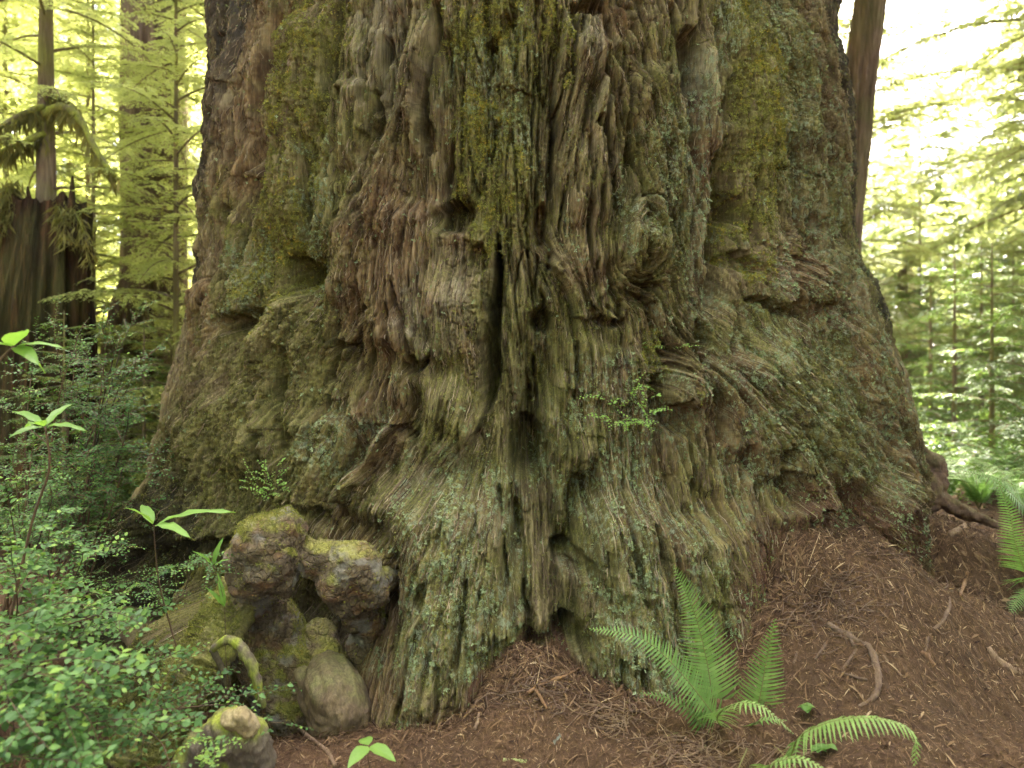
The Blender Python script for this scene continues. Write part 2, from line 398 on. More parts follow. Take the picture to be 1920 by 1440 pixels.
# ---- narrow fissures
for p_, w_, d_ in [
 ([(822,0),(820,60),(810,110),(803,165),(795,230)], 9, .2), ([(935,430),(934,520),(925,590),(918,640),(924,690),(920,735),(906,785)], [6,11,16,19,18,14,9], .42),
 ([(938,350),(938,440)], 4, .07), ([(1020,0),(1013,130),(1008,230),(1003,370)], 4, .08), ([(1057,0),(1039,160),(1035,270),(1033,380)], 5, .10),
 ([(892,380),(893,420)], 3, .05), ([(988,365),(990,480),(1000,590)], 4, .07), ([(960,400),(965,560)], 3, .05), ([(862,40),(864,170)], 3, .05),
 ([(1343,200),(1343,283),(1350,340),(1356,400),(1357,480),(1340,560)], [6,10,13,13,9,5], .22),
 ([(1497,67),(1511,165),(1503,267),(1510,313)], 5, .09), ([(1533,480),(1553,530),(1560,587)], 5, .08),
 ([(1540,590),(1553,630),(1580,673),(1607,720),(1613,747)], [6,8,6,5,4], .09), ([(1603,763),(1622,795)], 6, .08),
 ([(752,800),(722,850),(690,895)], 7, .12), ([(1330,730),(1343,780),(1343,830)], 5, .08), ([(445,40),(432,200),(420,330)], 6, .10),
 ([(402,20),(392,180),(382,320),(370,450)], 6, .12), ([(425,0),(418,150),(410,260)], 5, .1), ([(463,200),(458,300),(468,420)], 4, .07),
 ([(505,0),(500,90),(492,200)], 5, .07), ([(1300,180),(1292,300)], 5, .09), ([(1210,80),(1208,180),(1222,260)], 5, .07),
 ([(1150,20),(1140,120),(1150,250)], 4, .06), ([(1108,170),(1100,300),(1105,350)], 4, .06), ([(1240,240),(1235,350)], 4, .06),
 ([(1235,90),(1262,200)], 4, .06), ([(985,1100),(980,1140),(995,1170)], 6, .09), ([(1205,960),(1203,1060)], 6, .10), ([(1240,970),(1245,1080)], 4, .07),
 ([(1130,560),(1170,590)], 4, .05), ([(695,600),(665,650),(645,690)], 4, .06), ([(640,600),(612,650)], 5, .07), ([(715,600),(700,690),(680,760)], 5, .07),
 ([(800,1130),(790,1240),(770,1320)], 5, .07), ([(850,1180),(838,1300)], 4, .06), ([(890,1040),(885,1140),(870,1220)], 4, .05),
 ([(280,990),(240,1060),(205,1120)], 7, .12), ([(340,875),(300,940),(260,975)], 7, .14), ([(420,560),(405,680),(380,770)], 5, .06),
 ([(475,640),(455,760),(430,860)], 5, .06), ([(1120,1000),(1130,1120)], 4, .06), ([(1600,700),(1650,830),(1690,960)], 4, .05),
 ([(1450,690),(1500,790),(1530,880)], 3, .03), ([(1400,1000),(1395,1080)], 4, .05), ([(1110,1180),(1120,1290)], 6, .09), ([(1150,1200),(1155,1290)], 6, .09),
 ([(1180,1210),(1186,1290)], 5, .08), ([(610,60),(600,200),(610,320)], 4, .05), ([(655,400),(640,520)], 4, .05), ([(560,300),(545,420)], 4, .05)]:
    crack(p_, w_, d_)
for p_, w_, d_ in [([(480,0),(476,90),(470,180)], 6, .12), ([(535,0),(528,80),(520,150)], 5, .10), ([(500,230),(496,330),(486,420)], 6, .12), ([(545,480),(540,560)], 6, .1), ([(1075,0),(1080,60),(1068,150)], 7, .14), ([(1135,90),(1128,240),(1135,330)], 6, .12), ([(1180,110),(1172,230),(1180,320)], 5, .1),
 ([(1258,0),(1270,110),(1262,230)], 7, .14), ([(1362,0),(1368,120),(1362,240)], 6, .12), ([(1452,0),(1450,130)], 4, .07), ([(1535,60),(1556,180),(1566,280)], 6, .12), ([(1560,340),(1585,430),(1600,520)], 5, .10), ([(720,60),(712,160),(716,240)], 5, .09), ([(665,30),(655,140)], 5, .08),
 ([(905,480),(908,600),(900,700)], 3, .05), ([(1085,640),(1080,760)], 4, .07), ([(1000,660),(1008,760),(1000,830)], 5, .1), ([(620,740),(600,830)], 6, .11), ([(520,800),(500,900)], 6, .1), ([(1230,560),(1226,640)], 5, .09), ([(1380,560),(1400,650),(1440,720)], 4, .06), ([(1480,640),(1540,760),(1580,860)], 4, .06),
 ([(700,560),(690,620),(660,690)], 8, .13), ([(640,640),(618,720)], 7, .12), ([(1290,800),(1300,900),(1310,1000)], 6, .12), ([(1165,880),(1160,1000),(1172,1090)], 5, .1), ([(935,900),(945,1010),(950,1110)], 5, .1), ([(1680,700),(1700,800)], 4, .06)]:
    crack(p_, w_, d_)
# a second crop of smaller slits and knobs where the eye cannot tell one from another
_g = np.random.default_rng(19)
for i in range(300):
    u_, v_ = _g.uniform(380, 1640), _g.uniform(-20, 1150); L_ = _g.uniform(25, 110); a_ = _g.normal(0, .14) + (u_ - 960) / 3200 * sstep(300, 900, v_)
    crack([(u_, v_), (u_ + a_ * L_ * .5 + _g.normal(0, 2), v_ + L_ * .5), (u_ + a_ * L_, v_ + L_)], _g.uniform(2.0, 5.5), _g.uniform(.02, .06) * (1.9 if v_ < 560 else 1), .3)
for i in range(70):
    u_, v_ = _g.uniform(350, 1660), _g.uniform(0, 1150)
    bump((u_, v_), _g.uniform(10, 26), _g.uniform(16, 50), _g.uniform(-.014, .018), _g.uniform(-20, 20))
for i in range(14):
    u_, v_ = _g.uniform(380, 1640), _g.uniform(0, 1150); w2 = _g.uniform(10, 30)
    edge([(u_ - w2, v_ + _g.normal(0, 8)), (u_ + w2, v_ + _g.normal(0, 8))], _g.uniform(.015, .045), 40, 3, -1, .3, .01)

# ---- grain: directions taken from strokes, noise drawn out along them (line integral convolution)
flow = [([(785,0),(782,130),(765,210),(733,280),(703,360),(680,440),(660,530),(635,620)], 26),
 ([(800,280),(810,380),(812,480)], 26), ([(775,290),(750,400),(735,500),(745,620)], 36),
 ([(900,770),(880,825),(830,850),(790,905),(760,970),(700,1040)], 34), ([(905,800),(900,900),(880,1000),(850,1150),(815,1330)], 40),
 ([(1310,670),(1370,800),(1400,950)], 34), ([(1345,650),(1450,730),(1560,860),(1650,1000),(1722,1150)], 60),
 ([(1550,600),(1620,750),(1690,900),(1745,970)], 40), ([(1023,480),(1060,530),(1085,600),(1090,700)], 34),
 ([(440,600),(400,750),(330,900),(230,1060)], 50), ([(600,540),(545,640),(500,730),(470,880)], 46),
 ([(600,860),(560,920),(530,1000)], 40), ([(700,600),(645,680),(615,760)], 34), ([(755,790),(700,865),(640,945)], 24),
 ([(440,1110),(380,1200),(310,1320)], 50), ([(1180,400),(1150,470),(1190,540),(1230,470),(1215,390)], 26),
 ([(1235,700),(1275,672),(1318,700),(1322,760)], 20), ([(1120,20),(1090,150),(1060,280)], 34), ([(1140,20),(1190,170),(1240,330)], 40),
 ([(690,690),(660,740),(690,790)], 22), ([(800,690),(815,740),(790,790)], 22), ([(1460,500),(1510,492),(1560,540)], 26),
 ([(1520,90),(1550,200),(1575,330),(1590,450)], 40), ([(1160,880),(1180,1050),(1200,1280)], 50), ([(1010,900),(1030,1050),(1020,1200)], 36)]
q = 2; Sl, Zl = S[::q, ::q], Z[::q, ::q]
vx = 0.16 * fbm(Sl * 1.3, Zl * .9, 2, 31) + .045 * pn(Sl * 6, Zl * 2.5, 33); vz = -np.ones_like(Sl); sw_ = np.full_like(Sl, 1.0)
AX = vx.copy(); AZ = vz.copy()
for p_, w_ in flow:
    s, z, w = _line(p_, w_); m = float(w.max()) * 3
    a = np.searchsorted(sv[::q], s.min() - m); b = np.searchsorted(sv[::q], s.max() + m)
    c = np.searchsorted(zv[::q], z.min() - m); d_ = np.searchsorted(zv[::q], z.max() + m)
    if b <= a or d_ <= c: continue
    sl = (slice(c, d_), slice(a, b)); wsum = np.zeros_like(Sl[sl]); tx = np.zeros_like(wsum); tz = np.zeros_like(wsum)
    for i in range(len(s) - 1):
        ds, dz_ = s[i + 1] - s[i], z[i + 1] - z[i]; L = math.hypot(ds, dz_) + 1e-9
        t = np.clip(((Sl[sl] - s[i]) * ds + (Zl[sl] - z[i]) * dz_) / L ** 2, 0, 1)
        d = np.hypot(Sl[sl] - s[i] - t * ds, Zl[sl] - z[i] - t * dz_); g = 7 * np.exp(-(d / w[0]) ** 2)
        tx += g * ds / L; tz += g * dz_ / L
    AX[sl] += tx; AZ[sl] += tz
L = np.hypot(AX, AZ) + 1e-6; AX /= L; AZ /= L
AX = blur(AX, 3); AZ = blur(AZ, 3); L = np.hypot(AX, AZ) + 1e-6; AX /= L; AZ /= L
def lic(N, VX, VZ, n, step=1.0):
    h, w = N.shape; yy, xx = np.mgrid[0:h, 0:w].astype(np.float32); acc = N.copy() * 1.0; tot = 1.0
    for sg in (1, -1):
        x = xx.copy(); y = yy.copy()
        for k in range(n):
            xi = np.clip(x + .5, 0, w - 1).astype(np.int32); yi = np.clip(y + .5, 0, h - 1).astype(np.int32)
            id_ = yi * w + xi
            x += sg * step * VX.ravel()[id_]; y += sg * step * VZ.ravel()[id_]
            xi = np.clip(x + .5, 0, w - 1).astype(np.int32); yi = np.clip(y + .5, 0, h - 1).astype(np.int32)
            g = .5 + .5 * math.cos(math.pi * (k + 1) / (n + 1)); acc += g * N.ravel()[yi * w + xi]; tot += g
    acc -= acc.mean(); return (acc / (acc.std() + 1e-9)).astype(np.float32)
def up(A):
    i = np.linspace(0, A.shape[0] - 1, nZ); j = np.linspace(0, A.shape[1] - 1, nS)
    i0 = np.clip(i.astype(int), 0, A.shape[0] - 2); j0 = np.clip(j.astype(int), 0, A.shape[1] - 2)
    fi = (i - i0)[:, None].astype(np.float32); fj = (j - j0)[None].astype(np.float32)
    return (A[i0][:, j0] * (1 - fi) * (1 - fj) + A[i0 + 1][:, j0] * fi * (1 - fj) + A[i0][:, j0 + 1] * (1 - fi) * fj + A[i0 + 1][:, j0 + 1] * fi * fj)
ln = np.random.default_rng(5)
sh = AX.shape
Lc = up(lic(blur(ln.standard_normal(sh).astype(np.float32), 3), AX, AZ, 80))     # slabs
Lm = up(lic(blur(ln.standard_normal(sh).astype(np.float32), 1), AX, AZ, 46))     # strands
VX2, VZ2 = up(AX), up(AZ)
Lm2 = lic(blur(ln.standard_normal(S.shape).astype(np.float32), 1), VX2, VZ2, 26)
Lk = up(lic(blur(ln.standard_normal(sh).astype(np.float32), 2), AX, AZ, 55))     # furrows run along its zero lines
Lf = lic(ln.standard_normal(S.shape).astype(np.float32), VX2, VZ2, 15)            # fibres
# broken plates: stretched cells, each tilted so that its lower edge lifts
def cells(A, B, seed):
    ai = np.floor(A).astype(np.int64); bi = np.floor(B).astype(np.int64)
    f1 = np.full(A.shape, 9., np.float32); f2 = f1.copy(); cid = np.zeros(A.shape, np.int64); cy = np.zeros_like(f1)
    for i in (-1, 0, 1):
        for j in (-1, 0, 1):
            h = _perm[(_perm[(ai + i + seed * 57) & 4095] + bi + j) & 4095]
            px_ = ai + i + ((h * 37) & 1023) / 1023.; py_ = bi + j + ((h * 101) & 1023) / 1023.
            dx, dy = (A - px_).astype(np.float32), (B - py_).astype(np.float32); d = np.hypot(dx, dy)
            n1 = d < f1; f2 = np.where(n1, f1, np.minimum(f2, d)); cid = np.where(n1, h, cid); cy = np.where(n1, dy, cy); f1 = np.where(n1, d, f1)
    return f1, f2 - f1, cid, cy
f1, fe, cid, cyy = cells((S + 1.2 * WS + .010 * Lm) * 15, (Z + 2.0 * WZ + .03 * Lc) * 2.6, 2)
plate = (((cid * 53) & 255) / 255. - .5) * .018 - cyy * .003 - .014 * (1 - sstep(0, .10, fe))
g1, ge, gid, gyy = cells((S + .6 * WS + .006 * Lf) * 38, (Z + .8 * WZ) * 17, 5)
chip = (((gid * 53) & 255) / 255. - .5) * .007 - gyy * .001

# ---- masks of what grows on or colours the bark
EX = lambda *a: np.maximum.reduce([patch(*x) for x in a])
smoothw = EX(([(850,520),(860,620),(850,720),(850,800)], 42, .2), ([(880,860),(800,900),(760,960)], 40, .3), ([(1450,330),(1445,450),(1440,520)], 22, .3), ([(1430,620),(1380,600)], 50, .3))
lumpy = EX(([(560,30),(560,250),(540,480)], 60, .3), ([(930,30),(950,200),(930,400)], 80, .3), ([(1410,150),(1410,470)], 40, .2), ([(1450,40),(1470,280)], 50, .3),
           ([(500,560),(480,800),(430,950)], 70, .4), ([(560,700),(560,900)], 60, .4))
amp = 1 - .75 * smoothw - .2 * lumpy
fis = -np.clip(-.35 - Lc, 0, 1.6) ** 1.3 * .052
gran = fbm(S * 42, Z * 36, 3, 91)
def terr(x, k):
    y = x * k; f = np.floor(y); return (f + sstep(.32, .68, y - f) - .5) / k
LcT = .35 * Lc + .65 * terr(Lc + .25 * Lm2, .9); LmT = .4 * Lm + .6 * terr(Lm + .3 * Lf, .8)
up_w = .30 + .70 * sstep(1.2, 2.6, Z)
blk = EX(([(862,440),(880,520),(885,600),(892,690)], 30, .3), ([(905,470),(912,520)], 14, .3), ([(1240,250),(1235,330)], 30, .6))
b1, be, bid, by_ = cells((S + .3 * WS) * 42, (Z + .3 * WZ) * 30, 9)
blkh = blk * ((((bid * 53) & 255) / 255. - .5) * .016 - .016 * (1 - sstep(0, .14, be)))
fur_m = sstep(-.55, .25, fbm(S * 2.6, Z * 1.1, 3, 141))
fur = -(np.clip(1 - np.abs(Lk) / .30, 0, 1) ** .9) * .10 * fur_m * up_w
H += blkh + amp * ((.005 + .009 * up_w) * LcT + fis * (.5 + .5 * up_w) + fur + .0065 * LmT + .0085 * Lm2 + plate + chip * (1 - .5 * lumpy)) + (.35 + .65 * amp) * .0058 * Lf + (lumpy * .012 + .003) * gran
H += .026 * fbm(S * 3.2, Z * 1.1, 3, 61) + .005 * fbm(S * 9, Z * 3, 3, 64)

mossY = (.35 + .9 * sstep(-.30, .35, fbm(S * 5, Z * 4, 4, 171))) * EX(([(575,60),(560,180),(550,300),(540,420),(530,500)], 42, .75, 9), ([(1400,170),(1410,260),(1405,350),(1400,470)], 27, .5, 9), ([(880,60),(960,20),(1030,60)], 48, .8, 10),
           ([(1430,100),(1400,30)], 24, .8, 9), ([(640,30),(600,120)], 24, .7), ([(900,190),(870,260)], 26, .7), ([(920,300),(930,440)], 40, .8), ([(380,1150),(330,1270)], 48, .3),
           ([(1230,690),(1220,660)], 20, .6))
mossY = np.clip(mossY, 0, 1) * (.25 + .75 * sstep(-.25, .25, fbm(S * 16, Z * 12, 3, 172)))
moss = EX(([(520,520),(540,650),(480,800),(380,930)], 90, .6, 5), ([(930,100),(940,400)], 85, .5, 6), ([(600,700),(560,880),(500,960)], 80, .5, 5), ([(960,560),(950,750),(970,860)], 50, .5),
          ([(1080,640),(1100,800),(1150,950),(1170,1150)], 90, .6, 5), ([(1210,150),(1220,400),(1200,520)], 70, .6, 5), ([(1430,60),(1450,250)], 70, .5), ([(1500,700),(1580,900)], 80, .6, 5),
          ([(850,950),(900,1080),(880,1200)], 80, .6, 5), ([(640,120),(620,420)], 50, .5), ([(1560,880),(1500,930)], 60, .5, 5), ([(820,680),(820,800)], 50, .5), ([(440,1120),(330,1300)], 60, .3),
          ([(720,930),(760,990)], 50, .6), ([(1590,420),(1640,560)], 30, .5), ([(1300,900),(1320,1080)], 50, .6))
lich = EX(([(900,130),(930,220),(960,260)], 40, .9, 9), ([(1330,120),(1330,240)], 20, .6, 9), ([(1310,340),(1300,480),(1320,560)], 34, .8, 9), ([(1480,60),(1490,200)], 40, .8, 9), ([(1370,0),(1350,110)], 18, .5),
          ([(1440,740),(1560,880),(1600,800)], 90, .95, 6), ([(1180,780),(1200,1150)], 90, .95, 6), ([(850,960),(870,1130)], 80, .95, 6), ([(1560,330),(1570,560)], 40, .9, 7), ([(610,350),(600,520)], 28, .9, 9),
          ([(680,800),(640,830)], 40, .9), ([(470,560),(480,480)], 20, .8), ([(1240,380),(1260,250)], 50, .9), ([(1450,520),(1445,480)], 14, .3), ([(960,20),(1000,60)], 20, .9))
red = EX(([(750,420),(710,560),(690,680)], 60, .7, 7), ([(770,700),(700,780)], 48, .5), ([(1165,60),(1180,220)], 40, .7, 7), ([(1320,280),(1330,340)], 20, .4), ([(1610,650),(1650,800),(1690,950)], 24, .6),
         ([(1350,720),(1390,860),(1400,980)], 48, .7), ([(830,200),(838,270)], 10, .4), ([(1015,410),(1010,450)], 16, .4), ([(415,560),(415,620)], 16, .5), ([(470,240),(465,330)], 18, .7), ([(600,1020),(760,1010)], 62, .5), ([(700,1150),(740,1300)], 40, .5), ([(640,900),(560,990)], 40, .6), ([(1200,900),(1240,1050)], 40, .6), ([(1130,700),(1180,860)], 40, .6),
         ([(1270,880),(1330,950)], 50, .6), ([(1100,540),(1190,600)], 40, .7), ([(1560,980),(1650,1060),(1700,1150)], 60, .3), ([(1480,960),(1560,1000)], 46, .2), ([(880,1280),(830,1330)], 34, .4), ([(1500,500),(1530,540)], 40, .7),
         ([(860,445),(905,480)], 20, .4), ([(890,640),(900,680)], 18, .5), ([(740,830),(680,910)], 18, .5), ([(480,40),(470,160)], 22, .7))
pale = EX(([(858,560),(852,640)], 26, .5, 9), ([(840,860),(790,920)], 30, .6, 8), ([(1448,330),(1440,430)], 9, .5), ([(1445,505),(1450,540)], 14, .5), ([(700,40),(740,180)], 44, .8, 8), ([(468,120),(462,260)], 16, .7, 8), ([(455,20),(470,100)], 16, .7),
          ([(1100,60),(1160,150)], 40, .8), ([(1290,60),(1320,150)], 18, .6), ([(760,560),(800,640)], 26, .8))
char = EX(([(405,-10),(396,180),(384,380),(372,520)], 32, .1), ([(432,-10),(422,160),(410,340)], 26, .2), ([(462,0),(455,120),(440,260)], 9, .4), ([(448,60),(438,220)], 7, .5), ([(1560,0),(1585,200),(1605,400),(1640,560)], 24, .3), ([(300,1000),(230,1130)], 40, .4))
soil = EX(([(1440,1050),(1560,980),(1620,1020)], 46, .3), ([(860,1330),(760,1370)], 20, .3), ([(560,1375),(740,1356),(830,1348),(900,1268),(960,1208),(1040,1218),(1100,1285),(1200,1298),(1300,1228),(1420,1108),(1470,985),(1600,988)], 15, .6), ([(1480,1150),(1420,1100)], 50, .3))

# ---- assemble: fine front + coarse back, coarse rows higher up, all one skin
thf = sv / SM; thb = np.linspace(TH0, 2 * np.pi - TH0, 42)[1:-1]
zb = np.concatenate([zv, np.linspace(z1, 22, 40)[1:]])
def ext(A, fade=None):
    B = np.concatenate([A, np.repeat(A[-1:], len(zb) - nZ, 0)], 0)
    k = np.linspace(0, 1, len(thb))[None]
    return np.concatenate([B, B[:, -1:] * (1 - k) + B[:, :1] * k], 1)
TH, ZZ = np.meshgrid(np.concatenate([thf, thb]), zb)
Hx = ext(H); up_f = 1 - sstep(4.3, 7, ZZ) * .6
Rr = Rbase(np.where(TH > np.pi, TH - 2 * np.pi, TH), ZZ) + Hx * up_f
lean = sstep(4, 22, ZZ) * 0.3
TX = CX + Rr * np.sin(TH) + lean; TY = CY - Rr * np.cos(TH); TZ = ZZ + ext(DZ) - .10 * Hx
nr, nc = TX.shape
TV = np.stack([TX, TY, TZ], -1).reshape(-1, 3)
ii = np.arange(nr - 1)[:, None] * nc + np.arange(nc)[None]; jj = np.arange(nr - 1)[:, None] * nc + (np.arange(nc)[None] + 1) % nc
TF = np.stack([ii, jj, jj + nc, ii + nc], -1).reshape(-1, 4)

m, nt, out = new_mat('redwood_bark'); bark_mat = m
co = objco(nt); cs = objco(nt, (1, 1, .22))
fa_ = attr(nt, 'fib'); ns_ = nt.nodes.new('ShaderNodeMapRange'); nt.links.new(noise(nt, 70, 3, .65, objco(nt, (1, 1, .10))), ns_.inputs[0]); ns_.inputs[1].default_value = .32; ns_.inputs[2].default_value = .68
fib = mth(nt, 'ADD', mth(nt, 'MULTIPLY', fa_, .66), mth(nt, 'MULTIPLY', ns_.outputs[0], .34))
n1 = noise(nt, 3.2, 5, .6, co); n2 = noise(nt, 26, 4, .6, cs); n3 = noise(nt, 120, 3, .6, co); n4 = noise(nt, 11, 4, .65, co)
c = ramp(nt, mth(nt, 'ADD', mth(nt, 'MULTIPLY', n2, .35), mth(nt, 'MULTIPLY', fib, .65)), [(.15, (.042, .027, .017)), (.5, (.125, .080, .050)), (.85, (.33, .24, .155))])
c = mixc(nt, mth(nt, 'MULTIPLY', attr(nt, 'pale'), .45), c, ramp(nt, fib, [(.1, (.10, .085, .06)), (.5, (.26, .225, .165)), (.9, (.46, .41, .31))]))
c = mixc(nt, mth(nt, 'MULTIPLY', attr(nt, 'red'), .78), c, ramp(nt, fib, [(.1, (.08, .040, .021)), (.5, (.15, .085, .041)), (.9, (.27, .175, .092))]))
mossm = mth(nt, 'MULTIPLY', attr(nt, 'moss'), mth(nt, 'ADD', mth(nt, 'MULTIPLY', n4, 1.6), -.05), True)
film = ramp(nt, mth(nt, 'ADD', mth(nt, 'MULTIPLY', n1, .55), mth(nt, 'MULTIPLY', n3, .45)), [(.34, (0, 0, 0)), (.58, (.85, .85, .85))])
mossc = ramp(nt, mth(nt, 'ADD', mth(nt, 'MULTIPLY', n3, .40), mth(nt, 'MULTIPLY', fib, .60)), [(.25, (.042, .043, .012)), (.5, (.108, .102, .030)), (.75, (.22, .20, .066))])
c = mixc(nt, mth(nt, 'MULTIPLY', film, mth(nt, 'SUBTRACT', .64, mth(nt, 'MULTIPLY', attr(nt, 'red'), .45))), c, mossc)
c = mixc(nt, mth(nt, 'MULTIPLY', mossm, .85), c, mossc)
yel = ramp(nt, n4, [(.3, (.10, .105, .022)), (.5, (.14, .14, .032)), (.68, (.19, .145, .035)), (.8, (.17, .17, .05))])
c = mixc(nt, mth(nt, 'MULTIPLY', attr(nt, 'mossY'), mth(nt, 'MULTIPLY', n4, 1.25), True), c, yel)
lm = mth(nt, 'MULTIPLY', attr(nt, 'lich'), ramp(nt, noise(nt, 30, 4, .7, co), [(.5, (0, 0, 0)), (.6, (1, 1, 1))]), True)
c = mixc(nt, mth(nt, 'MULTIPLY', lm, .75), c, ramp(nt, n3, [(.3, (.15, .18, .11)), (.7, (.30, .34, .23))]))
c = mixc(nt, mth(nt, 'MULTIPLY', attr(nt, 'char'), .8), c, (.022, .019, .017))
c = mixc(nt, attr(nt, 'soil'), c, ramp(nt, n3, [(.3, (.06, .030, .018)), (.7, (.14, .075, .045))]))
bh = mth(nt, 'ADD', mth(nt, 'MULTIPLY', n3, .6), noise(nt, 300, 2, .6, objco(nt, (1, 1, .35))))
principled(nt, out, c, .92, mth(nt, 'ADD', bh, mth(nt, 'MULTIPLY', ns_.outputs[0], 1.2)), .8, .010, .15)

root = empty('redwood_tree', (CX, CY, 0), 'giant redwood with deeply furrowed mossy bark and burls, filling the middle of the view', 'tree')
at = {'fib': ext(np.clip(.5 + .22 * Lf + .08 * Lm + .20 * Lm2, 0, 1)), 'moss': ext(moss), 'mossY': ext(mossY), 'lich': ext(lich), 'red': ext(red), 'pale': ext(pale), 'char': ext(char), 'soil': ext(soil)}
trunk = mesh('trunk', TV, TF, bark_mat, root, True, at)
def trunk_at(u, v):
    """point and outward normal of the finished bark under a photo pixel"""
    s, z, d = px2sz([(u, v)]); j = int(np.clip(np.searchsorted(sv, s[0]), 3, nS - 4)); i = int(np.clip(np.searchsorted(zv, z[0]), 3, nZ - 4))
    p = np.array([TX[i, j], TY[i, j], TZ[i, j]]); th = thf[j]
    return p, np.array([math.sin(th), -math.cos(th), .15])
# ------------------------------------------------------------------ ground
def _contact(u, v):
    s, z, d = px2sz([(u, v)]); th = s[0] / SM; R = Rbase(np.array([th]), z)[0]
    return (CX + R * math.sin(th), CY - R * math.cos(th), z[0])
gc = [_contact(*p) for p in [(260,1250),(330,1310),(560,1370),(740,1352),(830,1345),(900,1265),(960,1205),(1040,1215),(1100,1282),(1200,1295),(1300,1225),(1420,1105),(1470,980),(1600,985),(1690,1040),(1725,1170),(1755,985),(1770,955)]]
gc += [(x, y, 0.0 + .02 * x) for x in np.arange(-8, 9, 1.0) for y in (-3, 0., 2.0, 2.9)]
gc += [(2.75, 3.6, .02), (2.3, 3.3, 0.0), (3.2, 5.2, .42), (3.4, 6.2, .5), (3.0, 4.4, .2), (4.5, 6, .42), (4.6, 4.4, .15), (6, 8, .45), (9, 12, .5), (4, 10, .5), (-3, 5.2, .1), (-4, 6, .1), (-3, 8, .1), (-6, 10, .1), (-3.5, 4.2, 0), (-2.6, 4.3, .03)]
gc += [(x, y, .3 if x > 0 else .05) for x in np.arange(-24, 25, 8) for y in (16, 26, 40)]
gc += [(CX + 2 * math.sin(a), CY - 2 * math.cos(a), .3) for a in np.linspace(1.9, 4.4, 8)]
gc = np.array(gc)
def gz(x, y, fine=True):
    x = np.asarray(x, float); y = np.asarray(y, float); n = np.zeros_like(x); dn = np.zeros_like(x)
    for a, b, c_ in gc:
        w = 1 / (((x - a) ** 2 + (y - b) ** 2) + .012) ** 1.7; n += w * c_; dn += w
    z = n / dn
    z = z + .035 * fbm(x * 1.4, y * 1.4, 3, 201) + .026 * fbm(x * 6, y * 6, 3, 205)
    z = z - .15 * np.exp(-((x - 1.45) / .16) ** 2 - ((y - 3.93) / .10) ** 2) - .05 * np.exp(-((x - .62) / .22) ** 2 - ((y - 3.30) / .10) ** 2) + .05 * np.exp(-((x - .2) / .25) ** 2 - ((y - 3.62) / .10) ** 2)
    if fine: z = z + .006 * fbm(x * 30, y * 30, 3, 211)
    return z
def axis(a, b, fine_a, fine_b, st, big):
    l = [fine_a]; 
    while l[0] > a: l.insert(0, l[0] - max(st, min(big, .09 * (fine_a - l[0]) + st)))
    m_ = list(np.arange(fine_a, fine_b, st)); r = [fine_b]
    while r[-1] < b: r.append(r[-1] + max(st, min(big, .09 * (r[-1] - fine_b) + st)))
    return np.array(l[:-1] + m_ + r)
gx = axis(-72, 72, -2.2, 3.4, .012, 12); gy = axis(-66, 72, 2.9, 5.6, .012, 12)
GX, GY = np.meshgrid(gx, gy); GZ = gz(GX, GY)
GV = np.stack([GX, GY, GZ], -1).reshape(-1, 3); r_, c_ = GX.shape
gi = (np.arange(r_ - 1)[:, None] * c_ + np.arange(c_ - 1)[None]).ravel()
GF = np.stack([gi, gi + 1, gi + c_ + 1, gi + c_], -1)
m, nt, out = new_mat('forest_floor_duff'); co = objco(nt)
n1 = noise(nt, 2.2, 5, .6, co); n2 = noise(nt, 38, 5, .7, co); n3 = noise(nt, 160, 3, .7, co)
c = ramp(nt, mth(nt, 'ADD', mth(nt, 'MULTIPLY', n2, .5), mth(nt, 'MULTIPLY', n3, .5)), [(.32, (.032, .017, .009)), (.5, (.082, .046, .025)), (.66, (.155, .094, .053))])
c = mixc(nt, ramp(nt, n1, [(.4, (0, 0, 0)), (.65, (.7, .7, .7))]), c, (.045, .028, .018))
principled(nt, out, c, .95, mth(nt, 'ADD', n2, n3), .6, .012, .1)
ground = tag(mesh('ground', GV, GF, m), kind='structure')

def gpt(u, v, lift=0.0):                       # point of the ground under a photo pixel
    t = np.linspace(2.2, 14, 600); dx = (u - 960) / F; dz = -(v - 720) / F
    g = CAMZ + dz * t - gz(dx * t, t); k = int(np.argmax(g < 0)) if (g < 0).any() else len(t) - 1
    return np.array([dx * t[k], t[k], CAMZ + dz * t[k] + lift])
def unit_(a): return a / (np.linalg.norm(a, axis=1, keepdims=True) + 1e-9)
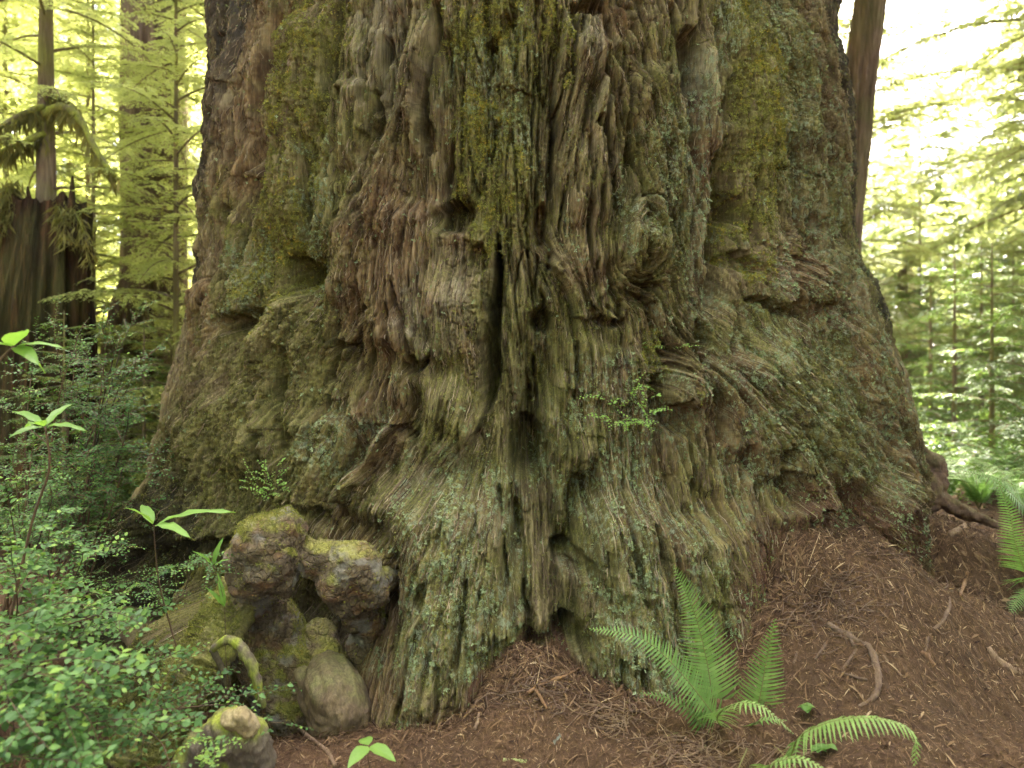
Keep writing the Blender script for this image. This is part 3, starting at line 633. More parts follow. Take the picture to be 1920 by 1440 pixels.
# needle litter, bark crumbs and fibre bits: far too many to count
def litter(n, x0, x1, y0, y1, seed, l0, l1, w0, w1, lift=.004, along=None):
    g = np.random.default_rng(seed); x = g.uniform(x0, x1, n); y = g.uniform(y0, y1, n)
    if along is not None:                       # drifts of debris where the bark meets the soil
        t = g.uniform(0, len(along) - 1.001, n); k = t.astype(int); f = (t - k)[:, None]; c_ = along[k] * (1 - f) + along[k + 1] * f; out_ = unit_(c_ - np.array([CX, CY])); c_ = c_ + out_ * (np.abs(g.normal(.10, .12, n)))[:, None]; x, y = c_[:, 0], c_[:, 1]
    z = gz(x, y)
    e = .01; gxn = (gz(x + e, y) - gz(x - e, y)) / (2 * e); gyn = (gz(x, y + e) - gz(x, y - e)) / (2 * e)
    a = g.uniform(0, 2 * np.pi, n); L = g.uniform(l0, l1, n) * .5; w = g.uniform(w0, w1, n) * .5; ti = g.normal(0, .25, n)
    ux, uy = np.cos(a), np.sin(a); uz = ux * gxn + uy * gyn + ti; qx, qy = -uy, ux; qz = qx * gxn + qy * gyn
    c = np.stack([x, y, z + lift + np.abs(ti) * L], -1); U = np.stack([ux, uy, uz], -1) * L[:, None]; Q = np.stack([qx, qy, qz], -1) * w[:, None]
    up_ = np.array([0, 0, 1.0]) * (w * .7)[:, None]
    V = np.stack([c - U - Q * .4, c - Q + up_, c + U - Q * .2, c + U + Q * .2, c + Q + up_, c - U + Q * .4], 1).reshape(-1, 3)
    i = np.arange(n)[:, None] * 6; r = np.repeat(np.clip(g.normal(.45, .25, n), 0, 1), 6)
    return V, np.concatenate([i + np.array([[0, 1, 4, 5]]), i + np.array([[1, 2, 3, 4]])]), r
m, nt, out = new_mat('dry_needles_and_bark_bits')
principled(nt, out, ramp(nt, attr(nt, 'rnd'), [(0, (.028, .015, .009)), (.4, (.085, .047, .026)), (.75, (.165, .100, .054)), (1, (.33, .235, .14))]), .9, spec=.15)
parts_ = [litter(90000, -2.2, 3.3, 2.95, 4.7, 1, .008, .026, .0014, .0032), litter(30000, .9, 3.6, 3.6, 6.4, 2, .012, .04, .002, .005), litter(7000, -2.4, 3.3, 2.95, 5.0, 3, .025, .06, .003, .009),
          litter(700, -2.2, 3.2, 3., 4.9, 4, .06, .16, .002, .004, .008), litter(9000, 0, 1, 0, 1, 6, .015, .07, .002, .007, .012, gc[2:18, :2]), litter(9000, -5, 5, 4.6, 9, 5, .03, .09, .006, .02)]
o_ = 0; VV, FF, RR_ = [], [], []
for a_, b_, c2 in parts_: VV.append(a_); FF.append(b_ + o_); RR_.append(c2); o_ += len(a_)
tag(mesh('needle_litter', np.concatenate(VV), np.concatenate(FF), m, None, True, {'rnd': np.concatenate(RR_)}), 'reddish brown needle litter and bark crumbs scattered over the forest floor', 'litter', kind='stuff')
# ------------------------------------------------------------------ what clings to the bark
gs = np.random.default_rng(41)
FR = np.stack([TX[:nZ, :nS], TY[:nZ, :nS], TZ[:nZ, :nS]], -1)
Nn = np.cross(np.gradient(FR, axis=1), np.gradient(FR, axis=0)); Nn /= np.linalg.norm(Nn, axis=-1, keepdims=True) + 1e-9
if Nn[nZ // 2, nS // 2, 1] > 0: Nn = -Nn
front = (np.abs(thf) < rad(86))[None] & (zv > -.05)[:, None]
def pick(wt, n):
    w = (wt * front).ravel().astype(np.float64); c = np.cumsum(w); i = np.searchsorted(c, gs.random(n) * c[-1])
    return np.unravel_index(np.clip(i, 0, w.size - 1), wt.shape)
def frame(N):
    a = gs.normal(0, 1, N.shape); T = a - (a * N).sum(1, keepdims=True) * N; T /= np.linalg.norm(T, axis=1, keepdims=True); return T, np.cross(N, T)
def tufts(wt, n, r0, r1, up_, k, rn):
    i, j = pick(wt, n); c = FR[i, j] + gs.normal(0, .002, (n, 3)); N = Nn[i, j] + gs.normal(0, .35, (n, 3)); N /= np.linalg.norm(N, axis=1, keepdims=True)
    T, B = frame(N); r = gs.uniform(r0, r1, n)[:, None]; V = []; 
    for q_ in range(k):
        a = 2 * np.pi * q_ / k + gs.uniform(-.4, .4, n)[:, None]; d = T * np.cos(a) + B * np.sin(a); e = -T * np.sin(a) + B * np.cos(a)
        s_ = gs.uniform(.6, 1.25, n)[:, None] * r
        V += [c + N * .0005, c + d * s_ * .6 + e * s_ * .33 + N * s_ * up_ * .5, c + d * s_ + N * s_ * up_ * gs.uniform(.4, 1.3, n)[:, None], c + d * s_ * .6 - e * s_ * .33 + N * s_ * up_ * .5]
    V = np.stack(V, 1).reshape(-1, 3); i0 = np.arange(n * k)[:, None] * 4
    rv = np.clip(rn[i, j] + gs.normal(0, .16, n), 0, 1)
    return V, i0 + np.array([[0, 1, 2, 3]]), np.repeat(rv, 4 * k)
mm, nt, out = new_mat('moss_tuft'); cc = ramp(nt, attr(nt, 'rnd'), [(0, (.05, .056, .016)), (.3, (.118, .116, .034)), (.55, (.205, .195, .052)), (.75, (.22, .225, .042)), (.9, (.30, .22, .04))])
principled(nt, out, cc, .9, spec=.1)
V1, F1, R1 = tufts((moss * .9 + .28) * (1 - .6 * red) * (.25 + sstep(-.3, .5, fbm(S * 7, Z * 5, 3, 311))), 190000, .0025, .0075, .7, 3, np.full(S.shape, .36, np.float32))
V2, F2, R2 = tufts(mossY ** 1.2 + 1e-4, 44000, .004, .012, .9, 3, .48 + .25 * np.clip(mossY, 0, 1) * sstep(-.3, .3, fbm(S * 8, Z * 6, 3, 317)) + .12 * gran)
tag(mesh('moss', np.concatenate([V1, V2]), np.concatenate([F1, F2 + len(V1)]), mm, root, False, {'rnd': np.concatenate([R1, R2])}), kind='stuff')
ml, nt, out = new_mat('lichen_flake'); cc = ramp(nt, attr(nt, 'rnd'), [(0, (.09, .11, .05)), (.4, (.17, .20, .10)), (.75, (.26, .31, .17)), (1, (.38, .42, .27))])
principled(nt, out, cc, .9, spec=.1)
spk = sstep(.05, .5, fbm(S * 10, Z * 8, 3, 303))
V1, F1, R1 = tufts((lich ** 1.3 + .05) * (.12 + spk), 30000, .005, .014, .35, 4, np.full(S.shape, .42, np.float32))
tag(mesh('lichen', V1, F1, ml, root, False, {'rnd': R1}), kind='stuff')
# loose strips of bark fibre that follow the grain
n = 34000; i, j = pick((1 - .8 * lumpy) * (.4 + red + .5 * pale) + .2, n); x = j.astype(np.float32); y = i.astype(np.float32)
L_ = gs.uniform(4, 18, n); path = []
for k in range(6):
    xi = np.clip(x, 0, nS - 1).astype(int); yi = np.clip(y, 0, nZ - 1).astype(int); path.append((yi, xi)); x = x + VX2[yi, xi] * L_ / 5; y = y + VZ2[yi, xi] * L_ / 5
lift = gs.uniform(.001, .009, n); w = gs.uniform(.0010, .0036, n); V = []
for k, (yi, xi) in enumerate(path):
    t = k / 5; Tn = np.cross(Nn[yi, xi], np.stack([VX2[yi, xi], np.zeros(n), VZ2[yi, xi]], -1)); Tn /= np.linalg.norm(Tn, axis=1, keepdims=True) + 1e-6
    c = FR[yi, xi] + Nn[yi, xi] * (.0015 + lift * (t ** 2))[:, None] + gs.normal(0, .0012, (n, 3)); ww = (w * (1 - .6 * abs(2 * t - 1)))[:, None]
    V += [c - Tn * ww, c + Tn * ww]
V = np.stack(V, 1).reshape(-1, 3); i0 = np.arange(n)[:, None] * 12
F_ = np.concatenate([i0 + np.array([[2 * k, 2 * k + 1, 2 * k + 3, 2 * k + 2]]) for k in range(5)])
mf, nt, out = new_mat('bark_fibre'); principled(nt, out, ramp(nt, attr(nt, 'rnd'), [(0, (.03, .02, .012)), (.4, (.11, .075, .046)), (.7, (.18, .13, .085)), (1, (.29, .225, .15))]), .9, spec=.15)
tag(mesh('bark_fibre', V, F_, mf, root, False, {'rnd': np.repeat(np.clip(gs.normal(.45, .3, n), 0, 1), 12)}), kind='stuff')

# ------------------------------------------------------------------ lumps, roots and sticks
def tube(pts, r, ns=8, seed=0, rough=0.0, sub=4, cap=True):
    pts = np.asarray(pts, float); r = np.broadcast_to(np.asarray(r, float), (len(pts),))
    t = np.linspace(0, len(pts) - 1, (len(pts) - 1) * sub + 1); k = np.clip(t.astype(int), 0, len(pts) - 2); f = (t - k)[:, None]
    p = lambda q: pts[np.clip(q, 0, len(pts) - 1)]
    a, b, c_, d = p(k - 1), p(k), p(k + 1), p(k + 2)
    C = .5 * (2 * b + (c_ - a) * f + (2 * a - 5 * b + 4 * c_ - d) * f ** 2 + (3 * b - a - 3 * c_ + d) * f ** 3)
    R = np.interp(t, np.arange(len(pts)), r)
    T = np.gradient(C, axis=0); T /= np.linalg.norm(T, axis=1, keepdims=True) + 1e-9
    ref = np.array([0, 0, 1.]) if abs(T[0, 2]) < .8 else np.array([1., 0, 0]); V = []; X = np.cross(T[0], ref); X /= np.linalg.norm(X)
    for q in range(len(C)):
        X = X - T[q] * X.dot(T[q]); X /= np.linalg.norm(X) + 1e-9; Y = np.cross(T[q], X)
        an = np.linspace(0, 2 * np.pi, ns, endpoint=False)
        rr = R[q] * (1 + rough * pn(np.cos(an) * 1.6 + seed * 7.1, np.sin(an) * 1.6 + q * .5, 400 + seed))
        V.append(C[q] + np.outer(rr * np.cos(an), X) + np.outer(rr * np.sin(an), Y))
    n = len(C); V = np.concatenate(V + [C[:1] - T[:1] * R[0] * .4, C[-1:] + T[-1:] * R[-1] * .4])
    a = np.arange(n - 1)[:, None] * ns + np.arange(ns)[None]; b = np.arange(n - 1)[:, None] * ns + (np.arange(ns)[None] + 1) % ns
    Q = np.stack([a, b, b + ns, a + ns], -1).reshape(-1, 4)
    k_ = np.arange(ns); T3 = np.concatenate([np.stack([(k_ + 1) % ns, k_, np.full(ns, n * ns)], -1), np.stack([k_ + (n - 1) * ns, (k_ + 1) % ns + (n - 1) * ns, np.full(ns, n * ns + 1)], -1)])
    return V, T3, Q
def blob(name, balls, vox, mat, parent=None, smooth_it=6, amp=(.02, .006), seed=0, attrs=None, fibre=None):
    """balls: (x,y,z,r) welded into one skin by a voxel remesh, then roughened"""
    import bmesh
    bm = bmesh.new()
    for x, y, z, r in balls: bmesh.ops.create_icosphere(bm, subdivisions=3, radius=r, matrix=Matrix.Translation((x, y, z)))
    me = bpy.data.meshes.new('tmp'); bm.to_mesh(me); bm.free(); o = bpy.data.objects.new('tmp', me); SC.collection.objects.link(o)
    md = o.modifiers.new('r', 'REMESH'); md.mode = 'VOXEL'; md.voxel_size = vox
    ms = o.modifiers.new('s', 'SMOOTH'); ms.iterations = smooth_it; ms.factor = .5
    dg = bpy.context.evaluated_depsgraph_get(); ev = o.evaluated_get(dg); m2 = ev.to_mesh()
    V = np.zeros(len(m2.vertices) * 3, np.float32); m2.vertices.foreach_get('co', V); V = V.reshape(-1, 3).copy()
    Nm = np.zeros(len(V) * 3, np.float32); m2.vertices.foreach_get('normal', Nm); Nm = Nm.reshape(-1, 3).copy()
    fs = [list(p.vertices) for p in m2.polygons]; ev.to_mesh_clear(); bpy.data.objects.remove(o); bpy.data.meshes.remove(me)
    q4 = np.array([f for f in fs if len(f) == 4]); q3 = np.array([f for f in fs if len(f) == 3]).reshape(-1, 3)
    h = amp[0] * fbm(V[:, 0] * 9 + V[:, 1] * 5, V[:, 2] * 9 - V[:, 1] * 6, 3, seed) + amp[1] * fbm(V[:, 0] * 60 + V[:, 1] * 30, V[:, 2] * 60 - V[:, 1] * 35, 3, seed + 5)
    if fibre: h += fibre * fbm(V[:, 0] * 55 + V[:, 1] * 40, V[:, 2] * 6 + V[:, 1] * 3, 3, seed + 9)
    Vd = V + Nm * h[:, None]
    mz = sstep(.15, .8, Nm[:, 2] + .5 * fbm(V[:, 0] * 12, V[:, 2] * 12 + V[:, 1] * 9, 3, seed + 20))
    return mesh(name, Vd, [q3, q4] if len(q3) else q4, mat, parent, True, {'mossy': mz}), Vd, Nm, mz
def chain(pts, n=6):                            # pts: (u,v,depth,r px)
    o_ = []
    for a, b in zip(pts[:-1], pts[1:]):
        for k in range(n):
            t = k / n; u, v, d, r = [a[i] + (b[i] - a[i]) * t for i in range(4)]; o_.append((*P(u, v, d), r * d / F))
    u, v, d, r = pts[-1]; o_.append((*P(u, v, d), r * d / F)); return o_
def wood_mat(name, a, b, c_, moss_col=(.13, .14, .03), mossk=1.0, sc=(1, 1, .4), bstr=.5, plates=0):
    m, nt, out = new_mat(name); co = objco(nt); cs = objco(nt, sc)
    n1 = noise(nt, 14, 5, .65, cs); n2 = noise(nt, 90, 4, .65, cs); n3 = noise(nt, 7, 4, .6, co)
    c = ramp(nt, mth(nt, 'ADD', mth(nt, 'MULTIPLY', n1, .55), mth(nt, 'MULTIPLY', n2, .45)), [(.3, a), (.5, b), (.7, c_)])
    mk = mth(nt, 'MULTIPLY', attr(nt, 'mossy'), mth(nt, 'MULTIPLY', ramp(nt, n3, [(.35, (.2, .2, .2)), (.55, (1, 1, 1))]), mossk), True)
    c = mixc(nt, mk, c, ramp(nt, n2, [(.3, tuple(x * .6 for x in moss_col)), (.7, tuple(x * 1.6 for x in moss_col))]))
    bh = mth(nt, 'ADD', n1, n2); rg = .85
    if plates:                                  # scaly bark: cracked plates, some of them worn to smooth grey wood, some rusty
        vo = nt.nodes.new('ShaderNodeTexVoronoi'); vo.feature = 'DISTANCE_TO_EDGE'; vo.inputs['Scale'].default_value = plates; wv = nt.nodes.new('ShaderNodeMix'); wv.data_type = 'VECTOR'; wv.inputs[0].default_value = .06
        nz = nt.nodes.new('ShaderNodeTexNoise'); nz.inputs['Scale'].default_value = 14; nt.links.new(co, wv.inputs[4]); nt.links.new(nz.outputs['Color'], wv.inputs[5]); nt.links.new(wv.outputs[1], vo.inputs['Vector'])
        cr = ramp(nt, vo.outputs['Distance'], [(0, (0, 0, 0)), (.09, (1, 1, 1))]); n5 = noise(nt, 9, 3, .5, co); n6 = noise(nt, 6, 3, .55, objco(nt, (1, 1, 1.6)))
        worn = ramp(nt, n5, [(.54, (0, 0, 0)), (.62, (1, 1, 1))]); rust = ramp(nt, n6, [(.52, (0, 0, 0)), (.66, (1, 1, 1))])
        nm = mth(nt, 'SUBTRACT', 1.0, mk, True)
        c = mixc(nt, mth(nt, 'MULTIPLY', mth(nt, 'MULTIPLY', rust, .8), nm), c, (.15, .075, .035)); c = mixc(nt, mth(nt, 'MULTIPLY', mth(nt, 'MULTIPLY', worn, .75), nm), c, (.15, .135, .115))
        bh = mth(nt, 'ADD', bh, mth(nt, 'MULTIPLY', mth(nt, 'MULTIPLY', cr, 1.4), mth(nt, 'SUBTRACT', 1.0, worn)))
        rg = mth(nt, 'SUBTRACT', .85, mth(nt, 'MULTIPLY', worn, .35))
    principled(nt, out, c, rg, bh, bstr, .01, .25); return m
burl_m = wood_mat('burl_bark', (.04, .028, .017), (.10, .070, .043), (.22, .165, .105), (.22, .21, .045), .8, (1, 1, .8), .8, 26)
knob_m = wood_mat('smooth_root_wood', (.06, .042, .025), (.125, .085, .052), (.22, .155, .095), (.14, .14, .05), .6)
earth_m = wood_mat('earthy_root', (.035, .020, .014), (.075, .042, .027), (.13, .080, .05), (.10, .10, .03), .3)
balls = chain([(462,1050,3.72,42),(492,1022,3.68,54),(528,1000,3.70,46),(545,1030,3.74,40)], 3) + chain([(455,1075,3.72,30),(478,1095,3.70,42),(520,1085,3.72,38)], 3) + chain([(500,1065,3.64,40),(530,1045,3.66,34)], 2) \
  + chain([(545,1030,3.74,38),(582,1044,3.75,35),(620,1052,3.74,38)], 5) + chain([(628,1050,3.72,40),(665,1062,3.68,46),(690,1090,3.70,40),(700,1115,3.76,28)], 4) + chain([(640,1090,3.68,42),(650,1125,3.72,34)], 3) \
  + chain([(480,1100,3.88,38),(500,1145,4.0,44),(535,1215,4.02,52),(585,1280,3.94,50)], 7) + chain([(660,1125,3.84,34),(690,1180,3.98,36),(690,1250,3.98,40),(680,1320,3.9,40)], 6) + chain([(600,1195,4.02,34),(612,1240,3.94,36)], 4) + chain([(460,1160,4.02,46),(500,1250,3.98,54),(540,1340,3.86,48)], 6) + chain([(700,1090,3.82,30),(745,1078,3.98,26),(800,1050,4.15,28)], 6)
bur, BV, BN, BM = blob('burl', balls, .009, burl_m, root, 6, (.020, .006), 3, fibre=.004)
# moss on top of the burl
def moss_on(V, N, wt, n, r0, r1, rn, parent, name='moss'):
    c = np.cumsum(wt.astype(np.float64)); i = np.searchsorted(c, gs.random(n) * c[-1]); N = N[i] + gs.normal(0, .35, (n, 3)); N /= np.linalg.norm(N, axis=1, keepdims=True)
    T, B = frame(N); r = gs.uniform(r0, r1, n)[:, None]; o_ = []
    for q_ in range(3):
        a = 2 * np.pi * q_ / 3 + gs.uniform(-.5, .5, n)[:, None]; d = T * np.cos(a) + B * np.sin(a); e = -T * np.sin(a) + B * np.cos(a)
        o_ += [V[i], V[i] + d * r * .5 + e * r * .25 + N * r * .5, V[i] + d * r * .9 + N * r * gs.uniform(.4, 1.3, n)[:, None], V[i] + d * r * .5 - e * r * .25 + N * r * .5]
    W_ = np.stack(o_, 1).reshape(-1, 3); f = np.arange(n * 3)[:, None] * 4 + np.array([[0, 1, 2, 3]])
    return tag(mesh(name, W_, f, mm, parent, False, {'rnd': np.repeat(np.clip(gs.normal(rn, .13, n), 0, 1), 12)}), kind='stuff')
pu = BV[:, 0] / BV[:, 1] * F + 960
moss_on(BV + BN * .002, BN, BM ** 2 * (pu < 575) + .03 * BM + .02, 6000, .004, .009, .56, root)
blob('root', chain([(618,1268,3.74,44),(622,1285,3.69,50),(632,1305,3.66,54),(642,1340,3.64,55),(645,1372,3.64,46)], 5) + chain([(572,1265,3.76,18),(580,1320,3.70,17),(600,1375,3.66,18)], 5), .010, knob_m, root, 10, (.014, .004), 8, fibre=.003)
V, t3, q4 = tube([P(u, v, d) for u, v, d in [(500,1050,4.1),(450,1120,3.92),(405,1190,3.74),(360,1262,3.58),(310,1345,3.44),(250,1450,3.3)]], np.array([40,48,50,48,50,52]) * 3.7 / F, 90, 5, .22, 26)
hh = .016 * fbm(V[:, 0] * 14 - V[:, 2] * 14, (V[:, 0] + V[:, 2]) * 3, 4, 71) + .008 * fbm(V[:, 0] * 60 - V[:, 2] * 60, (V[:, 0] + V[:, 2]) * 8, 3, 75); V[:, 1] -= hh * 1.2; V[:, 2] += hh
mr_ = mesh('root', V, [t3, q4], wood_mat('mossy_root_bark', (.07, .055, .03), (.15, .115, .065), (.26, .20, .12), (.20, .19, .05), 1.05, (1, 1, 1)), root, True, {'mossy': np.clip(.75 + fbm(V[:, 0] * 9, V[:, 2] * 9, 3, 79), 0, 1)})
Ns = np.zeros((len(V), 3)); Ns[:, 1] = -.6; Ns[:, 2] = .8
kf = (V[:, 1] < np.interp(V[:, 2], [0, .6], [3.45, 3.85]) - .0); moss_on(V, Ns, kf * np.clip(.4 + fbm(V[:, 0] * 8, V[:, 2] * 8, 3, 83), 0, 1) + 1e-5, 9000, .004, .010, .5, root)
blob('root', chain([(1715,850,5.75,20),(1740,880,5.7,30),(1752,912,5.65,24),(1735,935,5.6,26)], 4) + chain([(1750,930,5.6,16),(1810,958,5.5,13),(1870,985,5.4,9)], 6), .014, earth_m, root, 4, (.03, .01), 12)
blob('root', chain([(240,1150,4.75,24),(275,1210,4.55,34),(300,1275,4.4,30)], 5), .014, knob_m, root, 6, (.02, .005), 17, fibre=.008)
stick_m = wood_mat('weathered_stick', (.075, .045, .028), (.16, .10, .062), (.27, .19, .125), (.15, .16, .03), 0)
root_m = wood_mat('fresh_brown_root', (.05, .03, .02), (.115, .072, .047), (.20, .135, .092), (.1, .1, .03), 0)
twig_m = wood_mat('orange_twig', (.08, .042, .022), (.16, .085, .042), (.25, .15, .08), (.1, .1, .03), 0)
mossy_m = wood_mat('mossy_branch_bark', (.045, .034, .026), (.10, .075, .055), (.20, .16, .12), (.17, .19, .025))
def stick(name, px, r, mat, label, cat, lift=.008, group=None, ns=9, rough=.55):
    q_ = [gpt(u, v, lift) for u, v in px]; r = np.asarray(r, float) * q_[0][1] / F
    V, t3, q4 = tube(q_, r, ns, len(bpy.data.objects), rough, 5)
    return tag(mesh(name, V, [t3, q4], mat), label, cat, group)
stick('exposed_root', [(1540,1165),(1560,1178),(1592,1197),(1625,1214),(1640,1242),(1646,1285),(1638,1312),(1610,1328)], [5,6,7,6.5,6,6,5,3], root_m, 'thick bent brown root lying exposed on the duff right of the fern', 'root', .007, None, 12)
stick('exposed_root', [(1778,1122),(1780,1140),(1766,1168),(1742,1195),(1735,1225)], [3,3,3.5,3,2], root_m, 'thin kinked root at the foot of the right buttress', 'root')
stick('fallen_twig', [(1408,1106),(1432,1122),(1462,1128),(1490,1120),(1516,1102)], [2.5,3,3,3,2], twig_m, 'orange twig curved like a smile on the soil bank', 'twig')
stick('fallen_twig', [(1472,1022),(1488,1050),(1498,1068),(1503,1104)], [2.5,3,3.5,3], twig_m, 'orange twig hanging down the top of the soil bank', 'twig')
stick('wood_splinter', [(1780,1007),(1795,997),(1810,988)], [6,7,5], stick_m, 'short pale wood splinter lying on the bank behind the right buttress', 'stick')
stick('fallen_twig', [(1580,1160),(1590,1190),(1600,1212),(1608,1218),(1590,1245),(1578,1264),(1600,1272),(1625,1278)], [2,2.5,3,3,3,3,2.5,2], root_m, 'thin zigzag rootlet between the thick bent root and the fern', 'twig')
stick('fallen_twig', [(1502,1205),(1494,1228),(1488,1248)], [3.5,3,2], root_m, 'short straight twig beside the upright fern frond', 'twig')
stick('fallen_twig', [(1562,1193),(1545,1215),(1528,1240)], [3,3,2], root_m, 'straight twig sloping left under the thick bent root', 'twig')
stick('fallen_twig', [(1655,1232),(1675,1255),(1690,1270)], [2,2.5,2], stick_m, 'dark thin twig right of the thick bent root', 'twig')
stick('dead_sprig', [(1815,1088),(1808,1110),(1800,1135)], [3,3.5,2], twig_m, 'small rusty dead sprig standing on the right bank', 'twig', .05)
stick('bark_chip', [(1727,1227),(1738,1238),(1750,1252)], [6,8,5], twig_m, 'small orange bark chip on the bare slope', 'bark chip')
stick('grey_root', [(1850,1215),(1870,1240),(1895,1255),(1915,1265)], [7,8,9,9], stick_m, 'pale grey root breaking the surface at the right edge', 'root', 0)
stick('fallen_twig', [(557,1365),(585,1390),(613,1412),(628,1440)], [3,3.5,3,3], stick_m, 'grey twig pointing away from the smooth root knob', 'twig')
stick('fallen_twig', [(870,1355),(885,1338),(897,1318)], [2,2.5,2], stick_m, 'pale twig leaning at the foot of the middle buttress', 'twig', .02)
stick('fallen_twig', [(890,1376),(896,1360),(898,1345)], [3,3,2], stick_m, 'short bleached twig on the duff below the middle buttress', 'twig', .02)
stick('lichen_stick', [(944,1430),(965,1431),(987,1432)], [4,5,4], wood_mat('lichen_stick_bark', (.13, .14, .05), (.22, .23, .09), (.32, .33, .15), mossk=0), 'little pale green lichen covered stick at the bottom edge', 'stick')
stick('bark_chip', [(1040,1402),(1048,1390),(1053,1380)], [5,6,5], wood_mat('grey_chip', (.07, .07, .06), (.12, .12, .10), (.17, .17, .15), mossk=0), 'small grey green bark chip on the bare duff', 'bark chip')
stick('dead_redwood_sprig', [(1090,1262),(1060,1280),(1025,1292),(990,1312)], [2,3,4,3], twig_m, 'long orange dead redwood sprig across the rootlet mat', 'twig', .03)
stick('dead_redwood_sprig', [(1000,1290),(1012,1315),(1026,1338)], [3,3,2], twig_m, 'orange sprig pointing down from the rootlet mat', 'twig', .02)
# mats of fine rootlets: uncountable
def rootlets(name, c, n, rx, ry, seed, label):
    g = np.random.default_rng(seed); G = Geo()
    for k in range(n):
        u, v = c[0] + g.normal(0, rx), c[1] + g.normal(0, ry); a = g.uniform(0, 2 * np.pi); L = g.uniform(15, 50); b = a + g.normal(0, .9)
        pts = [(u, v), (u + L * math.cos(a), v + .5 * L * math.sin(a)), (u + L * (math.cos(a) + math.cos(b)), v + .5 * L * (math.sin(a) + math.sin(b)))]
        q_ = np.array([gpt(*p_, abs(g.normal(.006, .02))) for p_ in pts]); r = g.uniform(.0012, .0032); V, t3, q4 = tube(q_, [r, r, r * .5], 5, k, .2, 4)
        G.add(V, t3, q4, .5)
    o = G.build(name, root_m if seed % 2 else stick_m); return tag(o, label, 'rootlets', kind='stuff')
rootlets('rootlet_mat', (1010, 1300), 90, 50, 16, 51, 'tangled mat of fine brown rootlets below the middle hollow of the tree')
rootlets('rootlet_mat', (1170, 1350), 80, 34, 18, 52, 'dark clump of fine rootlets left of the fern')
rootlets('rootlet_mat', (1560, 1120), 190, 85, 46, 53, 'fine rootlets dangling over the soil bank by the right buttress')
rootlets('rootlet_mat', (1330, 1420), 120, 80, 18, 54, 'dead brown fern stalks and rootlets under the sword fern')

# mossy crooked branch, broken stub
b_ = empty('crooked_branch', gpt(492, 1320), 'crooked dead branch with bright moss rising beside the left mossy root', 'branch')
def tubes_px(name, px, r, mat, parent, ns=10, rough=.4, moss=0.0, label=None):
    q_ = np.array([P(u, v, d) for u, v, d in px]); V, t3, q4 = tube(q_, np.asarray(r) * q_[0][1] / F, ns, len(bpy.data.objects), rough, 6)
    return tag(mesh(name, V, [t3, q4], mat, parent, True, {'mossy': moss * np.ones(len(V)) * (.5 + fbm(V[:, 0] * 20, V[:, 2] * 20, 2, 7))}), label)
tubes_px('limb', [(398,1218,3.42),(425,1200,3.42),(450,1212,3.4),(470,1245,3.38),(482,1280,3.38),(492,1325,3.4)], [6,9,10,10,9,8], mossy_m, b_, moss=1.1)
tubes_px('twig', [(398,1218,3.42),(408,1236,3.44),(418,1262,3.46),(424,1300,3.5)], [6,6,5,4], mossy_m, b_, moss=.1)
st = empty('broken_stub', gpt(440, 1420), 'broken mossy root stub with pale rotten end at the lower left', 'stump')
blob('stub', chain([(340,1445,3.0,26),(380,1400,3.02,34),(430,1372,3.0,44),(462,1385,2.98,42),(480,1430,3.0,36)], 5) + chain([(430,1400,3.05,50),(440,1450,3.05,56)], 3), .011, mossy_m, st, 5, (.02, .008), 23)
blob('broken_end', chain([(436,1350,2.92,17),(458,1348,2.91,20),(470,1362,2.92,16)], 4), .008, wood_mat('rotten_pale_wood', (.10, .07, .035), (.24, .18, .10), (.42, .33, .20), mossk=.2), st, 2, (.018, .008), 31)
# ------------------------------------------------------------------ leaves, ferns and shrubs near the tree
def unit(a): a = np.asarray(a, float); return a / (np.linalg.norm(a, axis=-1, keepdims=True) + 1e-9)
LEAF_V = np.array([[0,0,0],[-.26,.28,.05],[-.30,.55,.05],[0,1,-.06],[.30,.55,.05],[.26,.28,.05],[0,.3,0],[0,.62,0]])
LEAF_F = np.array([[0,6,1,1],[1,6,7,2],[2,7,3,3],[0,5,6,6],[6,5,4,7],[7,4,3,3]])
LEAF3 = np.array([[0,6,1],[2,7,3],[0,5,6],[7,4,3]]); LEAF4 = np.array([[1,6,7,2],[6,5,4,7]])
def leaves(G, pos, dirs, nrm, L, wid=1.0, a=.5, cup=1.0):
    """many leaves at once: base points, pointing directions, face normals, lengths"""
    pos = np.asarray(pos, float); n = len(pos)
    if n == 0: return
    Y = unit(dirs); X = unit(np.cross(Y, nrm)); Zn = np.cross(X, Y); L = np.broadcast_to(np.asarray(L, float), (n,))[:, None, None]
    T = LEAF_V * np.array([wid, 1, cup]); V = pos[:, None] + L * (T[None, :, :1] * X[:, None] + T[None, :, 1:2] * Y[:, None] + T[None, :, 2:] * Zn[:, None])
    i = (np.arange(n) * 8)[:, None, None]; a = np.broadcast_to(np.asarray(a, float), (n,))
    G.add(V.reshape(-1, 3), (i + LEAF3[None]).reshape(-1, 3), (i + LEAF4[None]).reshape(-1, 4), np.repeat(np.clip(a, 0, 1), 8))
def curve(pts, n):
    pts = np.asarray(pts, float); t = np.linspace(0, len(pts) - 1, n); k = np.clip(t.astype(int), 0, len(pts) - 2); f = (t - k)[:, None]
    p = lambda q: pts[np.clip(q, 0, len(pts) - 1)]; a, b, c_, d = p(k - 1), p(k), p(k + 1), p(k + 2)
    return .5 * (2 * b + (c_ - a) * f + (2 * a - 5 * b + 4 * c_ - d) * f ** 2 + (3 * b - a - 3 * c_ + d) * f ** 3)
fern_m = leaf_mat('sword_fern_green', [(0, (.04, .090, .022)), (.5, (.15, .26, .06)), (1, (.28, .41, .12))], (.25, .48, .08), .3, .45)
stalk_m = leaf_mat('fern_stalk', [(0, (.14, .15, .04)), (1, (.20, .17, .06))], (.2, .2, .05), .05, .6)
